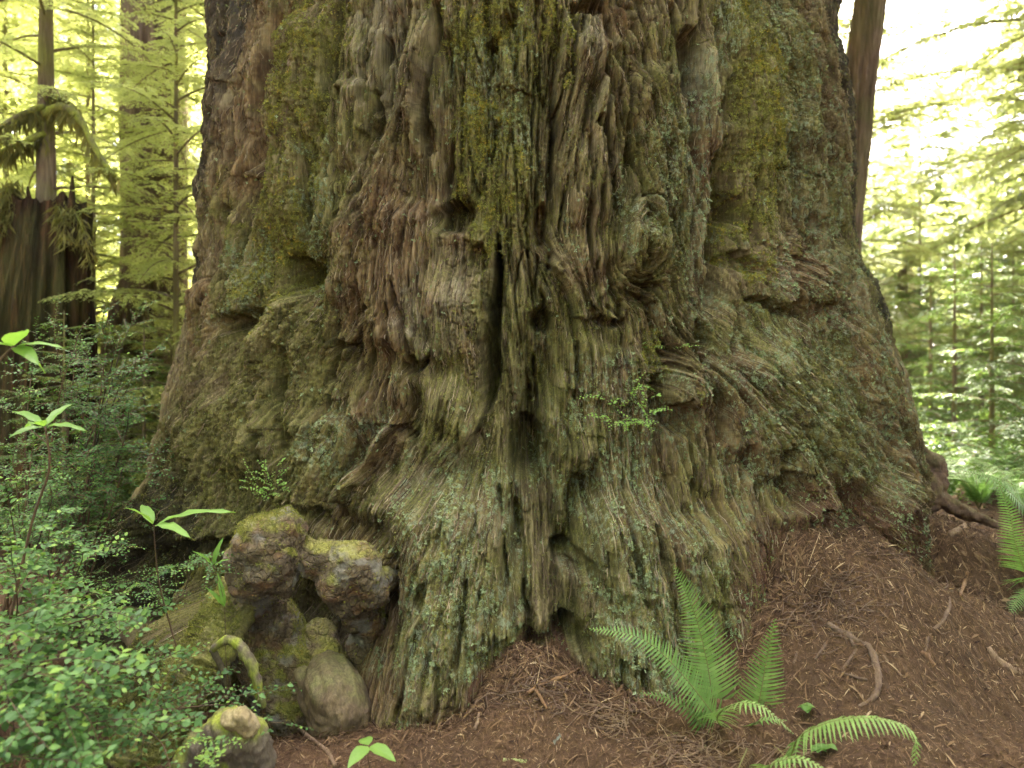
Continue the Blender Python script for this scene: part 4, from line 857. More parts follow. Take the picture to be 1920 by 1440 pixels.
huck_m = leaf_mat('huckleberry_leaf', [(0, (.018, .050, .014)), (.45, (.055, .125, .034)), (.8, (.11, .21, .055)), (1, (.22, .34, .06))], (.22, .42, .05), .25, .5, .22)
pale_m = leaf_mat('young_leaf', [(0, (.07, .15, .025)), (.5, (.14, .27, .045)), (1, (.25, .41, .09))], (.35, .6, .06), .4, .5)
hstem_m = leaf_mat('shrub_stem', [(0, (.05, .03, .02)), (1, (.16, .085, .05))], (.1, .06, .03), 0.02, .7)

def frond(px, hw, parent, g, tilt=None, droop=0.0, bright=.5, tip=.35, start=.10, label=None, mat=None):
    """one fern frond along photo points (u,v,depth); hw: longest leaflet in px"""
    pts = np.array([P(*p) for p in px]); n = 62; C = curve(pts, 200)
    seg = np.linalg.norm(np.diff(C, axis=0), axis=1); cum = np.concatenate([[0], np.cumsum(seg)]); Ltot = cum[-1]
    spacing = .0155; n = max(14, int(Ltot * (1 - start) / spacing)); t = np.linspace(start, .995, n)
    q_ = np.stack([np.interp(t * Ltot, cum, C[:, i]) for i in range(3)], -1); T = unit(np.gradient(q_, axis=0))
    up0 = np.array(tilt if tilt is not None else (0, -.75, .65), float); hwm = hw * pts[0][1] / F
    G = Geo(); n_pt = 7
    for sgn in (-1, 1):
        N = unit(up0 - (T * up0).sum(1, keepdims=True) * T); Sd = np.cross(T, N) * sgn
        prof = np.minimum(1, (t - start) / .10 + .55) * np.clip((1.02 - t) / (1 - tip), 0, 1) ** .8
        Lp = hwm * prof * g.normal(1, .05, n); d0 = unit(Sd + .30 * T + .12 * N * g.normal(1, .6, n)[:, None])
        b_ = q_ + T * (spacing * .5 if sgn > 0 else 0); w0 = .0070 * (.5 + .5 * prof)
        V = []
        for k in range(n_pt):
            s = k / (n_pt - 1); c_ = b_ + d0 * (Lp * s)[:, None] + T * (Lp * .16 * s * s)[:, None] + (N * .05 - np.array([0, 0, 1]) * droop) * (Lp * s * s)[:, None]
            ww = (w0 * (1.15 if s < .2 else 1.0) * (1 - s ** 2.2) * (1.0 if k % 2 else .84))[:, None]
            nn = N * .18 * ww; V += [c_ - T * ww + nn, c_ + T * ww + nn]
        V = np.stack(V, 1).reshape(-1, 3); i0 = np.arange(n)[:, None] * (2 * n_pt)
        Fq = np.concatenate([i0 + np.array([[2 * k, 2 * k + 1, 2 * k + 3, 2 * k + 2]]) for k in range(n_pt - 1)])
        G.add(V, None, Fq, np.repeat(np.clip(bright + g.normal(0, .10, n) + .1 * (t - .5), 0, 1), 2 * n_pt))
    f = G.build('frond', mat or fern_m, parent); 
    if label: f['label'] = label
    V, t3, q4 = tube(C[::12], np.linspace(.0038, .0012, len(C[::12])), 6, 0, 0, 2); G2 = Geo(); G2.add(V, t3, q4, .5)
    s_ = G2.build('stalk', stalk_m, None); s_.parent = f
    s_.matrix_parent_inverse = Matrix.Translation(-Vector(parent.location)); s_.matrix_parent_inverse = Matrix.Identity(4)
    me = s_.data; co_ = np.zeros(len(me.vertices) * 3, np.float32); me.vertices.foreach_get('co', co_)
    co_ = co_.reshape(-1, 3) - np.array(parent.location, np.float32); me.vertices.foreach_set('co', co_.ravel()); me.update()
    return f
gf = np.random.default_rng(61)
fa = empty('sword_fern', gpt(1385, 1370), 'bright green sword fern with upright fronds growing at the foot of the tree', 'fern')
frond([(1350,1385,3.42),(1338,1320,3.40),(1325,1240,3.42),(1302,1150,3.40),(1264,1064,3.32)], 62, fa, gf, bright=.62)
frond([(1405,1385,3.40),(1424,1310,3.38),(1436,1245,3.38),(1452,1164,3.36)], 47, fa, gf, bright=.55)
frond([(1375,1400,3.40),(1330,1330,3.30),(1270,1255,3.25),(1215,1205,3.25),(1165,1186,3.28),(1108,1180,3.34)], 48, fa, gf, (-.1, -.6, .8), .15, .40)
frond([(1385,1400,3.42),(1370,1350,3.45),(1345,1300,3.5),(1322,1262,3.52)], 40, fa, gf, (.3, -.6, .6), .1, .42)
frond([(1395,1395,3.38),(1345,1352,3.22),(1372,1322,3.05),(1420,1322,2.98),(1458,1348,2.97),(1484,1372,2.98)], 40, fa, gf, (.0, -.25, 1), .55, .85, start=.3)
frond([(1390,1400,3.4),(1400,1370,3.3),(1425,1352,3.2),(1470,1350,3.2)], 26, fa, gf, (0, -.4, 1), .3, .35)
frond([(1375,1400,3.4),(1330,1375,3.3),(1290,1330,3.28),(1250,1310,3.3),(1205,1300,3.3)], 34, fa, gf, (-.1, -.5, .8), .2, .28)
dead_m = leaf_mat('dead_fern', [(0, (.05, .028, .014)), (.5, (.13, .075, .036)), (1, (.23, .15, .08))], (.2, .11, .05), .15, .8)
for k, px in enumerate([[(1370,1390,3.4),(1330,1395,3.2),(1295,1425,3.1),(1270,1460,3.05)], [(1395,1395,3.4),(1400,1405,3.15),(1385,1440,3.02),(1380,1475,3.0)], [(1380,1390,3.42),(1310,1370,3.35),(1250,1380,3.25),(1205,1400,3.2)], [(1400,1395,3.4),(1450,1400,3.2),(1475,1425,3.1),(1485,1455,3.05)]]):
    frond(px, 26, fa, gf, (0, -.4, .9), .6, .45, label='dead brown drooping frond', mat=dead_m)
fb = empty('sword_fern', gpt(1490, 1445), 'sword fern at the bottom edge with a long arching frond and browning drooping tip', 'fern')
frond([(1475,1470,2.9),(1490,1395,2.86),(1535,1362,2.8),(1600,1347,2.74),(1665,1352,2.7),(1712,1375,2.68),(1716,1430,2.67)], 50, fb, gf, (0, -.12, 1), .75, .8, start=.12)
frond([(1490,1480,2.9),(1440,1445,2.76),(1470,1425,2.7),(1510,1425,2.66),(1560,1450,2.64)], 40, fb, gf, (0, -.3, 1), .5, .85, start=.15)
fc = empty('sword_fern', P(1960, 1080, 4.9), 'dark sword fern leaning in from the right edge of the view', 'fern')
frond([(1975,1100,4.9),(1950,1010,4.8),(1915,945,4.7),(1860,900,4.7),(1795,880,4.75)], 62, fc, gf, (.1, -.6, .8), .35, .25)
frond([(1980,1100,4.9),(1930,1080,4.6),(1905,1020,4.5),(1893,960,4.5),(1870,900,4.55)], 46, fc, gf, (-.7, -.5, .5), .2, .5)
frond([(1990,1100,4.9),(1960,1000,4.8),(1935,930,4.8),(1890,905,4.9)], 60, fc, gf, (0, -.6, .8), .3, .5)
frond([(1985,1120,4.8),(1930,1110,4.5),(1905,1130,4.4),(1890,1160,4.35)], 40, fc, gf, (-.3, -.5, .8), .5, .35)

# ---- evergreen huckleberry sprays
def spray(GL, GS, p0, d0, L, g, leaf=.024, br=.5, droop=.35, side=2, r0=.0022, flat=(0, 0, 1), sp=.5):
    """an arching twig with leaves in two rows; side twigs once more"""
    n = max(5, int(L / (leaf * sp))); d = unit(d0); p = np.array(p0, float); pts = [p.copy()]; h = np.array([g.normal(0, .25), g.normal(0, .25), -droop])
    for k in range(n): d = unit(d + h * (1.6 / n) + g.normal(0, .05, 3)); p = p + d * L / n; pts.append(p.copy())
    C = np.array(pts); T = unit(np.gradient(C, axis=0)); N = unit(np.array(flat) + g.normal(0, .25, 3)); 
    Sd = unit(np.cross(T, N)); k = np.arange(1, n + 1); sg = np.where(k % 2 == 0, 1., -1.)
    Tk, Sk = T[k], Sd[k] * sg[:, None]
    leaves(GL, C[k] + Sk * .001, Sk * .9 + Tk * .55 + g.normal(0, .22, (n, 3)), np.tile(N, (n, 1)) + g.normal(0, .32, (n, 3)), leaf * g.uniform(.45, 1.15, n) * (1 - .35 * (k / n) ** 3), .95, br + g.normal(0, .13) + g.normal(0, .18, n) + .2 * (k / n) ** 2)
    V, t3, q4 = tube(C[:: max(1, n // 6)], np.linspace(r0, r0 * .4, len(C[:: max(1, n // 6)])), 4, 0, 0, 1); GS.add(V, t3, q4, g.random())
    if side > 0:
        m_ = max(2, int(L / (2.6 * leaf)))
        for q_ in range(m_):
            i = int(n * (.12 + .8 * q_ / m_)); s = 1 if q_ % 2 else -1
            spray(GL, GS, C[i], T[i] * .7 + Sd[i] * s * .8 + g.normal(0, .12, 3), L * g.uniform(.28, .5) * (1.1 - .6 * i / n), g, leaf, br, droop * .6, side - 1 if L > .3 else 0, r0 * .6, flat, sp)
def shrub(name, base, tips, g, leaf, label, group=None, br=.5, leafm=None, side=2, r=.006, cat='shrub', stemfrac=.4, droop=.35, sprayL=(.25, .45), nspray=5, sp=.5):
    """base: ground point; tips: where the main stems end (world)"""
    o = empty(name, base, label, cat, group); GL, GS = Geo(), Geo()
    for tp in tips:
        b = np.array(base) + g.normal(0, .03, 3) * np.array([1, 1, 0]); tp = np.array(tp); mid = b + (tp - b) * .5 + np.array([g.normal(0, .06), g.normal(0, .06), .12 * np.linalg.norm(tp - b)])
        C = curve([b, mid, tp], 14); V, t3, q4 = tube(C[::2], np.linspace(r, r * .35, 7), 6, 0, .1, 2); GS.add(V, t3, q4, g.random())
        T = unit(np.gradient(C, axis=0))
        for q_ in range(nspray):
            i = int(13 * (stemfrac + (1 - stemfrac) * (q_ + .7) / nspray)); i = min(i, 13); a = g.uniform(0, 2 * np.pi)
            dv = T[i] * .6 + np.array([math.cos(a), math.sin(a), .25])
            spray(GL, GS, C[i], dv if q_ < nspray - 1 else T[i], g.uniform(*sprayL), g, leaf, br, droop, side, r * .4, (0, -.25, 1), sp)
    GL.build('foliage', leafm or huck_m, o); GS.build('stem', hstem_m, o); return o
gh = np.random.default_rng(77)
def tipset(lst): return [P(*p) for p in lst]
HG = 'evergreen huckleberry shrubs left of the tree'
shrub('huckleberry_shrub', gpt(-60, 1500), tipset([(40,1250,2.7),(120,1330,2.6),(200,1350,2.7),(60,1420,2.5)]), gh, .042, 'low glossy huckleberry shrub filling the bottom left corner', HG, .55)
shrub('huckleberry_shrub', gpt(-40, 1380), tipset([(30,1080,3.0),(110,1130,2.95),(190,1150,3.0),(150,1230,2.9),(60,1180,2.8)]), gh, .040, 'huckleberry shrub with arching leafy sprays reaching the dark left buttress', HG, .55)
shrub('huckleberry_shrub', gpt(60, 1330), tipset([(90,1010,3.5),(20,960,3.6),(150,1060,3.5),(190,1170,3.3)]), gh, .036, 'huckleberry shrub behind the front sprays, under the tall whorled sapling', HG, .6)
shrub('huckleberry_shrub', gpt(250, 1420), tipset([(330,1330,3.05),(300,1390,2.9),(420,1320,3.15),(230,1360,2.9)]), gh, .031, 'low huckleberry runner spreading over the duff toward the broken stub', HG, .5, side=1, nspray=4)
shrub('huckleberry_shrub', gpt(130, 1200), tipset([(200,640,4.3),(160,760,4.3),(225,720,4.35),(120,700,4.2),(180,850,4.2),(240,800,4.3),(215,660,4.3),(185,780,4.2),(230,880,4.2)]), gh, .023, 'tall dark twiggy huckleberry bush beside the left edge of the big trunk', HG, .32, r=.009, stemfrac=.3, nspray=8)
shrub('huckleberry_shrub', gpt(20, 1160), tipset([(20,880,4.6),(80,900,4.6),(140,960,4.5)]), gh, .02, 'shaded huckleberry thicket in front of the burnt stump', HG, .35)
shrub('huckleberry_shrub', gpt(330, 1200), tipset([(290,1100,3.75),(330,1060,3.75),(380,1040,3.7)]), gh, .02, 'thin huckleberry sprigs in front of the dark hollow of the left buttress', HG, .55, side=1, nspray=3, r=.003)
shrub('huckleberry_shrub', gpt(490, 1440), tipset([(500,1345,2.95),(540,1355,2.95)]), gh, .022, 'short leafy sprig leaning right from behind the broken stub', HG, .45, side=0, nspray=2, r=.003, sprayL=(.12, .2))
shrub('huckleberry_shrub', gpt(400, 1470), tipset([(400,1390,2.75),(370,1420,2.7)]), gh, .022, 'yellow green huckleberry sprig in front of the broken stub', HG, .95, side=1, nspray=3, r=.003, sprayL=(.12, .2))
shrub('huckleberry_shrub', gpt(300, 1290), tipset([(280,1250,3.5),(310,1230,3.55),(330,1255,3.5)]), gh, .018, 'small huckleberry tuft at the foot of the mossy root', HG, .5, side=1, nspray=3, r=.003, sprayL=(.1, .2))
shrub('huckleberry_shrub', gpt(-80, 1450), tipset([(20,1180,2.6),(80,1260,2.55),(130,1230,2.6),(30,1330,2.45)]), gh, .044, 'leafy huckleberry shrub at the left edge with sprays crossing the lower left', HG, .6)
shrub('huckleberry_shrub', gpt(150, 1420), tipset([(120,1250,2.75),(150,1330,2.7),(130,1390,2.6),(180,1405,2.7)]), gh, .039, 'low huckleberry between the bottom corner shrub and the mossy root', HG, .5)
shrub('huckleberry_shrub', gpt(-20, 1250), tipset([(30,900,3.9),(100,930,3.8),(60,840,4.0),(150,1000,3.7)]), gh, .022, 'huckleberry below the pale leaved sapling', HG, .5)
shrub('huckleberry_shrub', gpt(90, 1180), tipset([(100,620,4.6),(60,690,4.6),(140,680,4.5),(230,640,4.6)]), gh, .019, 'tall leafy huckleberry top showing before the burnt stump', HG, .55, r=.008, stemfrac=.4)
def tsprig(name, at_, tips, label, br, leaf=.02, n=4):
    p, nn = trunk_at(*at_); g = gh; o = empty(name, p, label, 'sprig'); GL, GS = Geo(), Geo()
    for u, v, dd in tips:
        q_ = P(u, v, p[1] - dd); dv = q_ - p; L = np.linalg.norm(dv); V, t3, q4 = tube(curve([p, p + dv * .5 + np.array([0, -.02, .03]), q_], 5), np.linspace(.003, .0015, 5), 5, 0, 0, 2); GS.add(V, t3, q4, .7)
        for k in range(n):
            a = g.uniform(-.9, .9); d = unit(dv * .6 / L + np.array([math.sin(a), -.35, g.uniform(-.2, .35)])); spray(GL, GS, p + dv * (.55 + .45 * k / max(1, n - 1)), d, g.uniform(.09, .17), g, leaf, br, .25, 0, .0014, (0, -.6, .8), .5)
    GL.build('foliage', huck_m if br < .9 else pale_m, o); GS.build('stem', hstem_m, o); return o
tsprig('bark_sprig', (1185, 800), [(1190,720,.16),(1130,745,.15),(1120,775,.15),(1165,790,.2),(1215,775,.15),(1225,735,.14),(1200,790,.2)], 'bright huckleberry sprig sprouting from the bark beside the round knob', .95, .021)
tsprig('bark_sprig', (1245, 665), [(1225,650,.1),(1285,648,.1)], 'small flat green sprig on the bark above the round knob', .95, .017, 3)
tsprig('bark_sprig', (510, 950), [(495,885,.12),(520,875,.12),(480,905,.14),(520,905,.12),(500,925,.14)], 'yellow green huckleberry sprig growing out of the bark above the burl', .95, .018)

# ---- broad leaved saplings
def big_leaf(G, p, d, nrm, L, w, a, nseg=7, curl=.25):
    d = unit(d); X = unit(np.cross(d, nrm)); N = np.cross(X, d); V = []
    for k in range(nseg + 1):
        s = k / nseg; ww = w * (math.sin(math.pi * min(1, s ** .75 * .97 + .015)) ** .85); c_ = p + d * L * s - N * curl * L * s * s
        ru = .015 * L * math.sin(k * 2.4)
        V += [c_ - X * ww + N * (ww * .28 + ru), c_ - X * ww * .5 + N * ww * .12, c_, c_ + X * ww * .5 + N * ww * .12, c_ + X * ww + N * (ww * .28 - ru)]
    i = np.arange(nseg)[:, None, None] * 5 + np.arange(4)[None, :, None]; Q = (i + np.array([0, 1, 6, 5])[None, None]).reshape(-1, 4)
    G.add(np.array(V), None, Q, a)
def whorl_plant(name, stem_px, whorls, label, r=.003, mat=None):
    st_ = np.array([P(*p) for p in stem_px]); o = empty(name, st_[0], label, 'sapling'); GS = Geo()
    V, t3, q4 = tube(curve(st_, 10), np.linspace(r, r * .5, 10), 6, 0, .05, 2); GS.add(V, t3, q4, .5); GS.build('stem', hstem_m, o)
    for (u, v, d, tips) in whorls:
        c_ = P(u, v, d)
        for (tu, tv, td, wpx, a) in tips:
            e = P(tu, tv, td); G = Geo(); dv = e - c_; L = np.linalg.norm(dv); up_ = np.array([0, -.35, 1.]); d0 = dv / L + np.array([0, 0, .12])
            big_leaf(G, c_ + dv * .06, d0, up_, L * .96, wpx * td / F, a, curl=.26); G.build('leaf', mat or pale_m, o)
    return o
whorl_plant('broadleaf_sapling', [(15,1180,3.1),(60,980,3.05),(92,880,3.0),(84,800,3.0)], [(84,800,3.0,[(152,796,2.9,9,.55),(20,812,2.9,11,.35),(130,748,3.15,9,.55),(20,760,3.1,9,.45),(55,785,2.85,14,.5),(40,790,3.2,10,.4)])], 'pale leaved sapling with a bare curving whitish stem at the left', .006)
whorl_plant('broadleaf_sapling', [(-60,800,2.7),(-10,690,2.75),(25,650,2.8)], [(25,650,2.8,[(37,612,2.7,24,.7),(-30,640,2.7,12,.6),(110,640,2.75,8,.65),(65,672,2.7,16,.55),(90,690,2.9,10,.5)])], 'sapling with broad rounded leaves poking in at the left edge', .006)
whorl_plant('broadleaf_sapling', [(345,1260,3.5),(300,1100,3.45),(288,985,3.35)], [(288,985,3.35,[(418,942,3.2,11,.75),(248,945,3.25,13,.6),(345,992,3.15,12,.85),(262,938,3.5,10,.5)])], 'thin sapling with long toothed leaves in front of the left flare of the tree', .004)
whorl_plant('seedling', [(695,1445,2.98),(690,1420,2.95),(692,1398,2.95)], [(692,1398,2.95,[(655,1432,2.85,15,.85),(736,1420,2.86,14,.8),(678,1381,3.02,13,.7)])], 'tiny three leaved seedling on the duff at the bottom', .0022)
whorl_plant('broadleaf_sapling', [(445,1330,3.45),(425,1250,3.45),(420,1130,3.42),(400,1060,3.4)], [(400,1062,3.4,[(370,1030,3.35,6,.4),(410,1010,3.4,6,.45),(425,1045,3.35,5,.4)]),(422,1140,3.42,[(410,1080,3.4,5,.4),(392,1100,3.4,5,.35)])], 'slender green stemmed sapling in front of the mossy root', .0016)
# wood sorrel
def sorrel(c, label, k=3, sz=16):
    p = gpt(*c); o = empty('wood_sorrel', p, label, 'sorrel'); G = Geo(); GS = Geo()
    for q_ in range(k):
        b = p; h = b + np.array([gh.normal(0, .025), -.01, gh.uniform(.04, .07)]); V, t3, q4 = tube([b, (b + h) / 2, h], .0012, 4, 0, 0, 2); GS.add(V, t3, q4, .3)
        a0 = gh.uniform(0, 2)
        for w in range(3):
            a = a0 + w * 2.09; big_leaf(G, h, np.array([math.cos(a), math.sin(a), -.1]), np.array([0, 0, 1.]), sz * p[1] / F, sz * .62 * p[1] / F, .35, 5, .2)
    G.build('leaflets', fern_m, o); GS.build('stem', hstem_m, o)
sorrel((1522, 1350), 'little clover like sorrel between the two sword ferns', 2)
sorrel((1540, 1420), 'clover like sorrel under the arching fern frond', 3)
# ------------------------------------------------------------------ the wood behind
hem_m = leaf_mat('hemlock_needles', [(0, (.05, .09, .020)), (.5, (.12, .17, .036)), (1, (.22, .26, .06))], (.62, .65, .20), .60, .55)
hem2_m = leaf_mat('pale_hemlock_needles', [(0, (.05, .08, .028)), (.5, (.10, .135, .042)), (1, (.17, .195, .06))], (.46, .49, .17), .5, .55)
far_m = leaf_mat('far_foliage', [(0, (.03, .055, .022)), (.5, (.06, .095, .035)), (1, (.11, .14, .05))], (.32, .38, .11), .45, .5)
und_m = leaf_mat('undergrowth_leaf', [(0, (.02, .05, .014)), (.5, (.045, .10, .022)), (1, (.09, .15, .035))], (.22, .33, .05), .4, .5)
moss_hang_m = leaf_mat('hanging_moss', [(0, (.07, .065, .02)), (.5, (.14, .13, .035)), (1, (.20, .17, .05))], (.3, .27, .05), .35, .9)
def bark_far(name, a, b, c_, moss=.3, mc=(.10, .11, .03)):
    m, nt, out = new_mat(name); co = objco(nt); cs = objco(nt, (1, 1, .09)); n1 = noise(nt, 9, 5, .65, cs, .4); n2 = noise(nt, 45, 4, .65, cs); n3 = noise(nt, 1.6, 4, .6, co)
    c = ramp(nt, mth(nt, 'ADD', mth(nt, 'MULTIPLY', n1, .6), mth(nt, 'MULTIPLY', n2, .4)), [(.34, a), (.5, b), (.66, c_)])
    c = mixc(nt, mth(nt, 'MULTIPLY', ramp(nt, n3, [(.42, (0, 0, 0)), (.6, (1, 1, 1))]), moss), c, mc)
    principled(nt, out, c, .95, mth(nt, 'ADD', n1, n2), .8, .04, .1); return m
red_bark = bark_far('far_redwood_bark', (.05, .032, .024), (.13, .085, .062), (.25, .18, .135), .35)
grey_bark = bark_far('hemlock_bark', (.07, .05, .035), (.15, .11, .08), (.25, .20, .14), .6, (.17, .17, .04))
char_bark = bark_far('burnt_stump_wood', (.014, .010, .008), (.045, .026, .016), (.13, .062, .032), .35, (.075, .09, .025))
sun_bark = bark_far('sunlit_trunk_tone', (.40, .34, .26), (.55, .48, .38), (.65, .58, .48), .1)  # sunlight on the thin far trunk put into its bark colour
def column(name, parent, pts, rs, mat, nth=90, nz=130, ribs=.10, seed=0, jag=0.0, flare=0.0, rk=2.2):
    pts = np.asarray(pts, float); t = np.linspace(0, 1, nz); u = np.linspace(0, 1, len(pts))
    C = np.stack([np.interp(t, u, pts[:, i]) for i in range(3)], -1); R = np.interp(t, u, rs); th = np.linspace(0, 2 * np.pi, nth, endpoint=False)
    z = C[:, 2:3]; cx_, sx_ = np.cos(th)[None], np.sin(th)[None]; r0 = float(np.mean(rs))
    f = 1 + ribs * (1.4 * pn(cx_ * rk + seed * 3.1, sx_ * rk + z * .22 / max(r0, .1), seed) + .9 * pn(cx_ * rk * 3 + seed, sx_ * rk * 3 + z * .5, seed + 2) + .6 * pn(cx_ * rk * 8, sx_ * rk * 8 + z * 1.6, seed + 3))
    f = f + flare * np.exp(-(z - z.min()) / .7) * (1 + .6 * pn(cx_ * 2 + seed, sx_ * 2, seed + 4))
    X = C[:, 0:1] + R[:, None] * f * cx_; Y = C[:, 1:2] + R[:, None] * f * sx_; Zc = np.repeat(z, nth, 1)
    if jag: 
        top = (t[:, None] ** 6); Zc = Zc + top * jag * (pn(cx_ * 2.2 + seed, sx_ * 2.2, seed + 6) + .7 * pn(cx_ * 7, sx_ * 7, seed + 7)); X = X * 1.0
    V = np.stack([X, Y, Zc], -1).reshape(-1, 3); i = np.arange(nz - 1)[:, None] * nth + np.arange(nth)[None]; j = np.arange(nz - 1)[:, None] * nth + (np.arange(nth)[None] + 1) % nth
    Q = np.stack([i, j, j + nth, i + nth], -1).reshape(-1, 4); k = np.arange(nth)
    V = np.concatenate([V, [C[-1] - [0, 0, .5 * jag + .0]]]); T3 = np.stack([k + (nz - 1) * nth, (k + 1) % nth + (nz - 1) * nth, np.full(nth, nz * nth)], -1)
    return mesh(name, V, [T3, Q], mat, parent)
def needles(G, B, D, N, L, w, a):
    """diamond leaflets: base, direction, normal"""
    D = unit(D); X = unit(np.cross(D, N)); L = np.asarray(L)[:, None]; w = np.asarray(w)[:, None]; m_ = B + D * L * .45
    V = np.stack([B, m_ - X * w, B + D * L, m_ + X * w], 1).reshape(-1, 3); i = np.arange(len(B))[:, None] * 4 + np.array([[0, 1, 2, 3]]); G.add(V, None, i, np.repeat(np.clip(a, 0, 1), 4))
def bough(G, GW, p0, az, L, slope, droop, g, tw=.07, lf=(.05, .011), ls=.026, r=.012, br=.5, wide=.38):
    n = 12; s = np.linspace(0, 1, n + 1); bend = g.normal(0, .15)
    d = np.stack([np.cos(az + bend * s), np.sin(az + bend * s), slope - droop * s * 1.3], -1); C = np.array(p0) + np.concatenate([[[0, 0, 0]], np.cumsum(unit(d)[:-1] * L / n, 0)]); 
    V, t3, q4 = tube(C[::3], np.linspace(r, r * .25, 5), 5, 0, 0, 2); GW.add(V, t3, q4, g.random())
    m_ = max(4, int(L / tw)); t = np.linspace(.12, 1, m_); t = np.repeat(t, 2); sg = np.tile([1., -1.], m_); k = t * n
    B = np.stack([np.interp(k, np.arange(n + 1), C[:, i]) for i in range(3)], -1); T = unit(np.stack([np.interp(k, np.arange(n + 1), unit(d)[:, i]) for i in range(3)], -1))
    Nn_ = unit(np.array([0, 0, 1.]) - T * T[:, 2:]); Sd = np.cross(T, Nn_) * sg[:, None]
    TL = L * wide * (1 - t) ** .7 * np.minimum(1, .45 + t * 2.2) * g.uniform(.55, 1.15, 2 * m_) + .05
    ns = np.maximum(2, (TL / ls).astype(int)); idx = np.repeat(np.arange(2 * m_), ns); q_ = np.concatenate([(np.arange(c_) + .5) / c_ for c_ in ns])
    Dt = unit(Sd * .8 + T * .62 + g.normal(0, .10, Sd.shape)); sag = .30
    P_ = B[idx] + Dt[idx] * (TL[idx] * q_)[:, None] - np.array([0, 0, 1.]) * (sag * TL[idx] * q_ ** 2)[:, None]
    for s2 in (1, -1):
        side = np.cross(Dt[idx], Nn_[idx]) * s2; dd = side * .8 + Dt[idx] * .65 + g.normal(0, .14, P_.shape)
        nn = Nn_[idx] + g.normal(0, .35, P_.shape); LL = lf[0] * g.uniform(.6, 1.2, len(P_)) * (1 - .4 * q_)
        needles(G, P_, dd, nn, LL, lf[1] * g.uniform(.7, 1.2, len(P_)), br + g.normal(0, .14, len(P_)) + .12 * q_)
def conifer(name, label, p, h, r0, h0, nb, Lb, g, mat, bark, group=None, lean=(0, 0), tw=.07, lf=(.05, .011), ls=.026, droop=.55, top=True, br=.5, moss_n=0, cat='tree', slope=.25):
    o = empty(name, p, label, cat, group); p = np.array(p, float); tip = p + np.array([lean[0], lean[1], h])
    column('trunk', o, [p - [0, 0, .3], p + (tip - p) * .5, tip], [r0, r0 * .62, r0 * .12 if top else r0 * .4], bark, 28, 60, .06, int(g.integers(1, 50)), 0, .25 if r0 > .12 else .1)
    G, GW = Geo(), Geo(); GMs = Geo()
    for k in range(nb):
        f = (k + g.uniform(-.4, .4)) / nb; z = h0 + (h * .98 - h0) * np.clip(f, 0, 1); c_ = p + (tip - p) * (z / h); L = Lb * (1 - .75 * (z / h) ** 1.4 if top else 1) * g.uniform(.6, 1.15); az = k * 2.4 + g.normal(0, .4)
        bough(G, GW, c_, az, L, slope + g.normal(0, .15), droop * g.uniform(.6, 1.4), g, tw, lf, ls, .006 + .008 * L, br)
    G.build('crown', mat, o); GW.build('branch', bark, o); return o
def dup(src, loc, rz, sc, label, group):
    r = src.copy(); SC.collection.objects.link(r); r.location = loc; r.rotation_euler = (0, 0, rz); r.scale = (sc, sc, sc); r['label'] = label
    if group: r['group'] = group
    for ch in list(src.children):
        c_ = ch.copy(); SC.collection.objects.link(c_); c_.parent = r
        for k in ch.children: d_ = k.copy(); SC.collection.objects.link(d_); d_.parent = c_
    return r
def gp(u, d):
    x = (u - 960) / F * d; return np.array([x, d, float(gz(x, d, False)) - .02])
gb = np.random.default_rng(90)
# big trunks
def redwood_far(px, rpx, label, mat, seed, ribs=.09, cat='tree', name='redwood_tree', flare=.18):
    q_ = [P(*a) for a in px]; b = np.array(q_[0]); o = empty(name, b, label, cat); column('trunk', o, q_, [r * a[2] / F for r, a in zip(rpx, px)], mat, 110, 150, ribs, seed, 0, flare, 3); return o
redwood_far([(285,960,10.4),(288,560,10.4),(290,200,10.4),(286,-200,10.4)], [62,58,56,52], 'tall reddish redwood trunk standing behind the hemlock boughs on the left', red_bark, 3)
redwood_far([(1560,960,9.5),(1582,480,9.3),(1606,200,9.2),(1634,-20,9.1),(1660,-250,9.0)], [31,29,29,28,27], 'slender leaning redwood trunk close behind the right edge of the giant tree', red_bark, 8, .05)
redwood_far([(1698,820,21),(1694,600,21),(1691,490,21)], [13,12,7], 'thin brown shaded trunk far off on the right', red_bark, 12, .05, name='distant_tree')
redwood_far([(1728,840,23),(1716,640,23),(1710,540,23),(1705,450,23)], [13,12,9,4], 'thin sunlit white trunk far off on the right', sun_bark, 14, .04, name='distant_tree')
redwood_far([(215,900,9.0),(230,690,9.0),(242,570,9.0),(248,500,9.0)], [46,38,28,14], 'broken brown trunk in the sunny gap left of the giant tree', bark_far('brown_snag', (.04,.025,.016),(.10,.062,.04),(.20,.13,.085),.4), 17, .14, 'snag', 'broken_snag')
redwood_far([(262,880,9.5),(272,700,9.5),(285,560,9.5)], [13,10,7], 'thin dark snag with an orange split near the left edge of the giant tree', char_bark, 19, .12, 'snag', 'broken_snag')
redwood_far([(160,900,26),(158,400,26),(150,-200,26)], [22,20,18], 'far straight trunk half veiled by boughs at the upper left', red_bark, 22, .06, name='distant_tree')
redwood_far([(352,900,30),(355,400,30),(350,-200,30)], [14,13,12], 'far thin trunk in the bright gap beside the giant tree', red_bark, 24, .06, name='distant_tree')
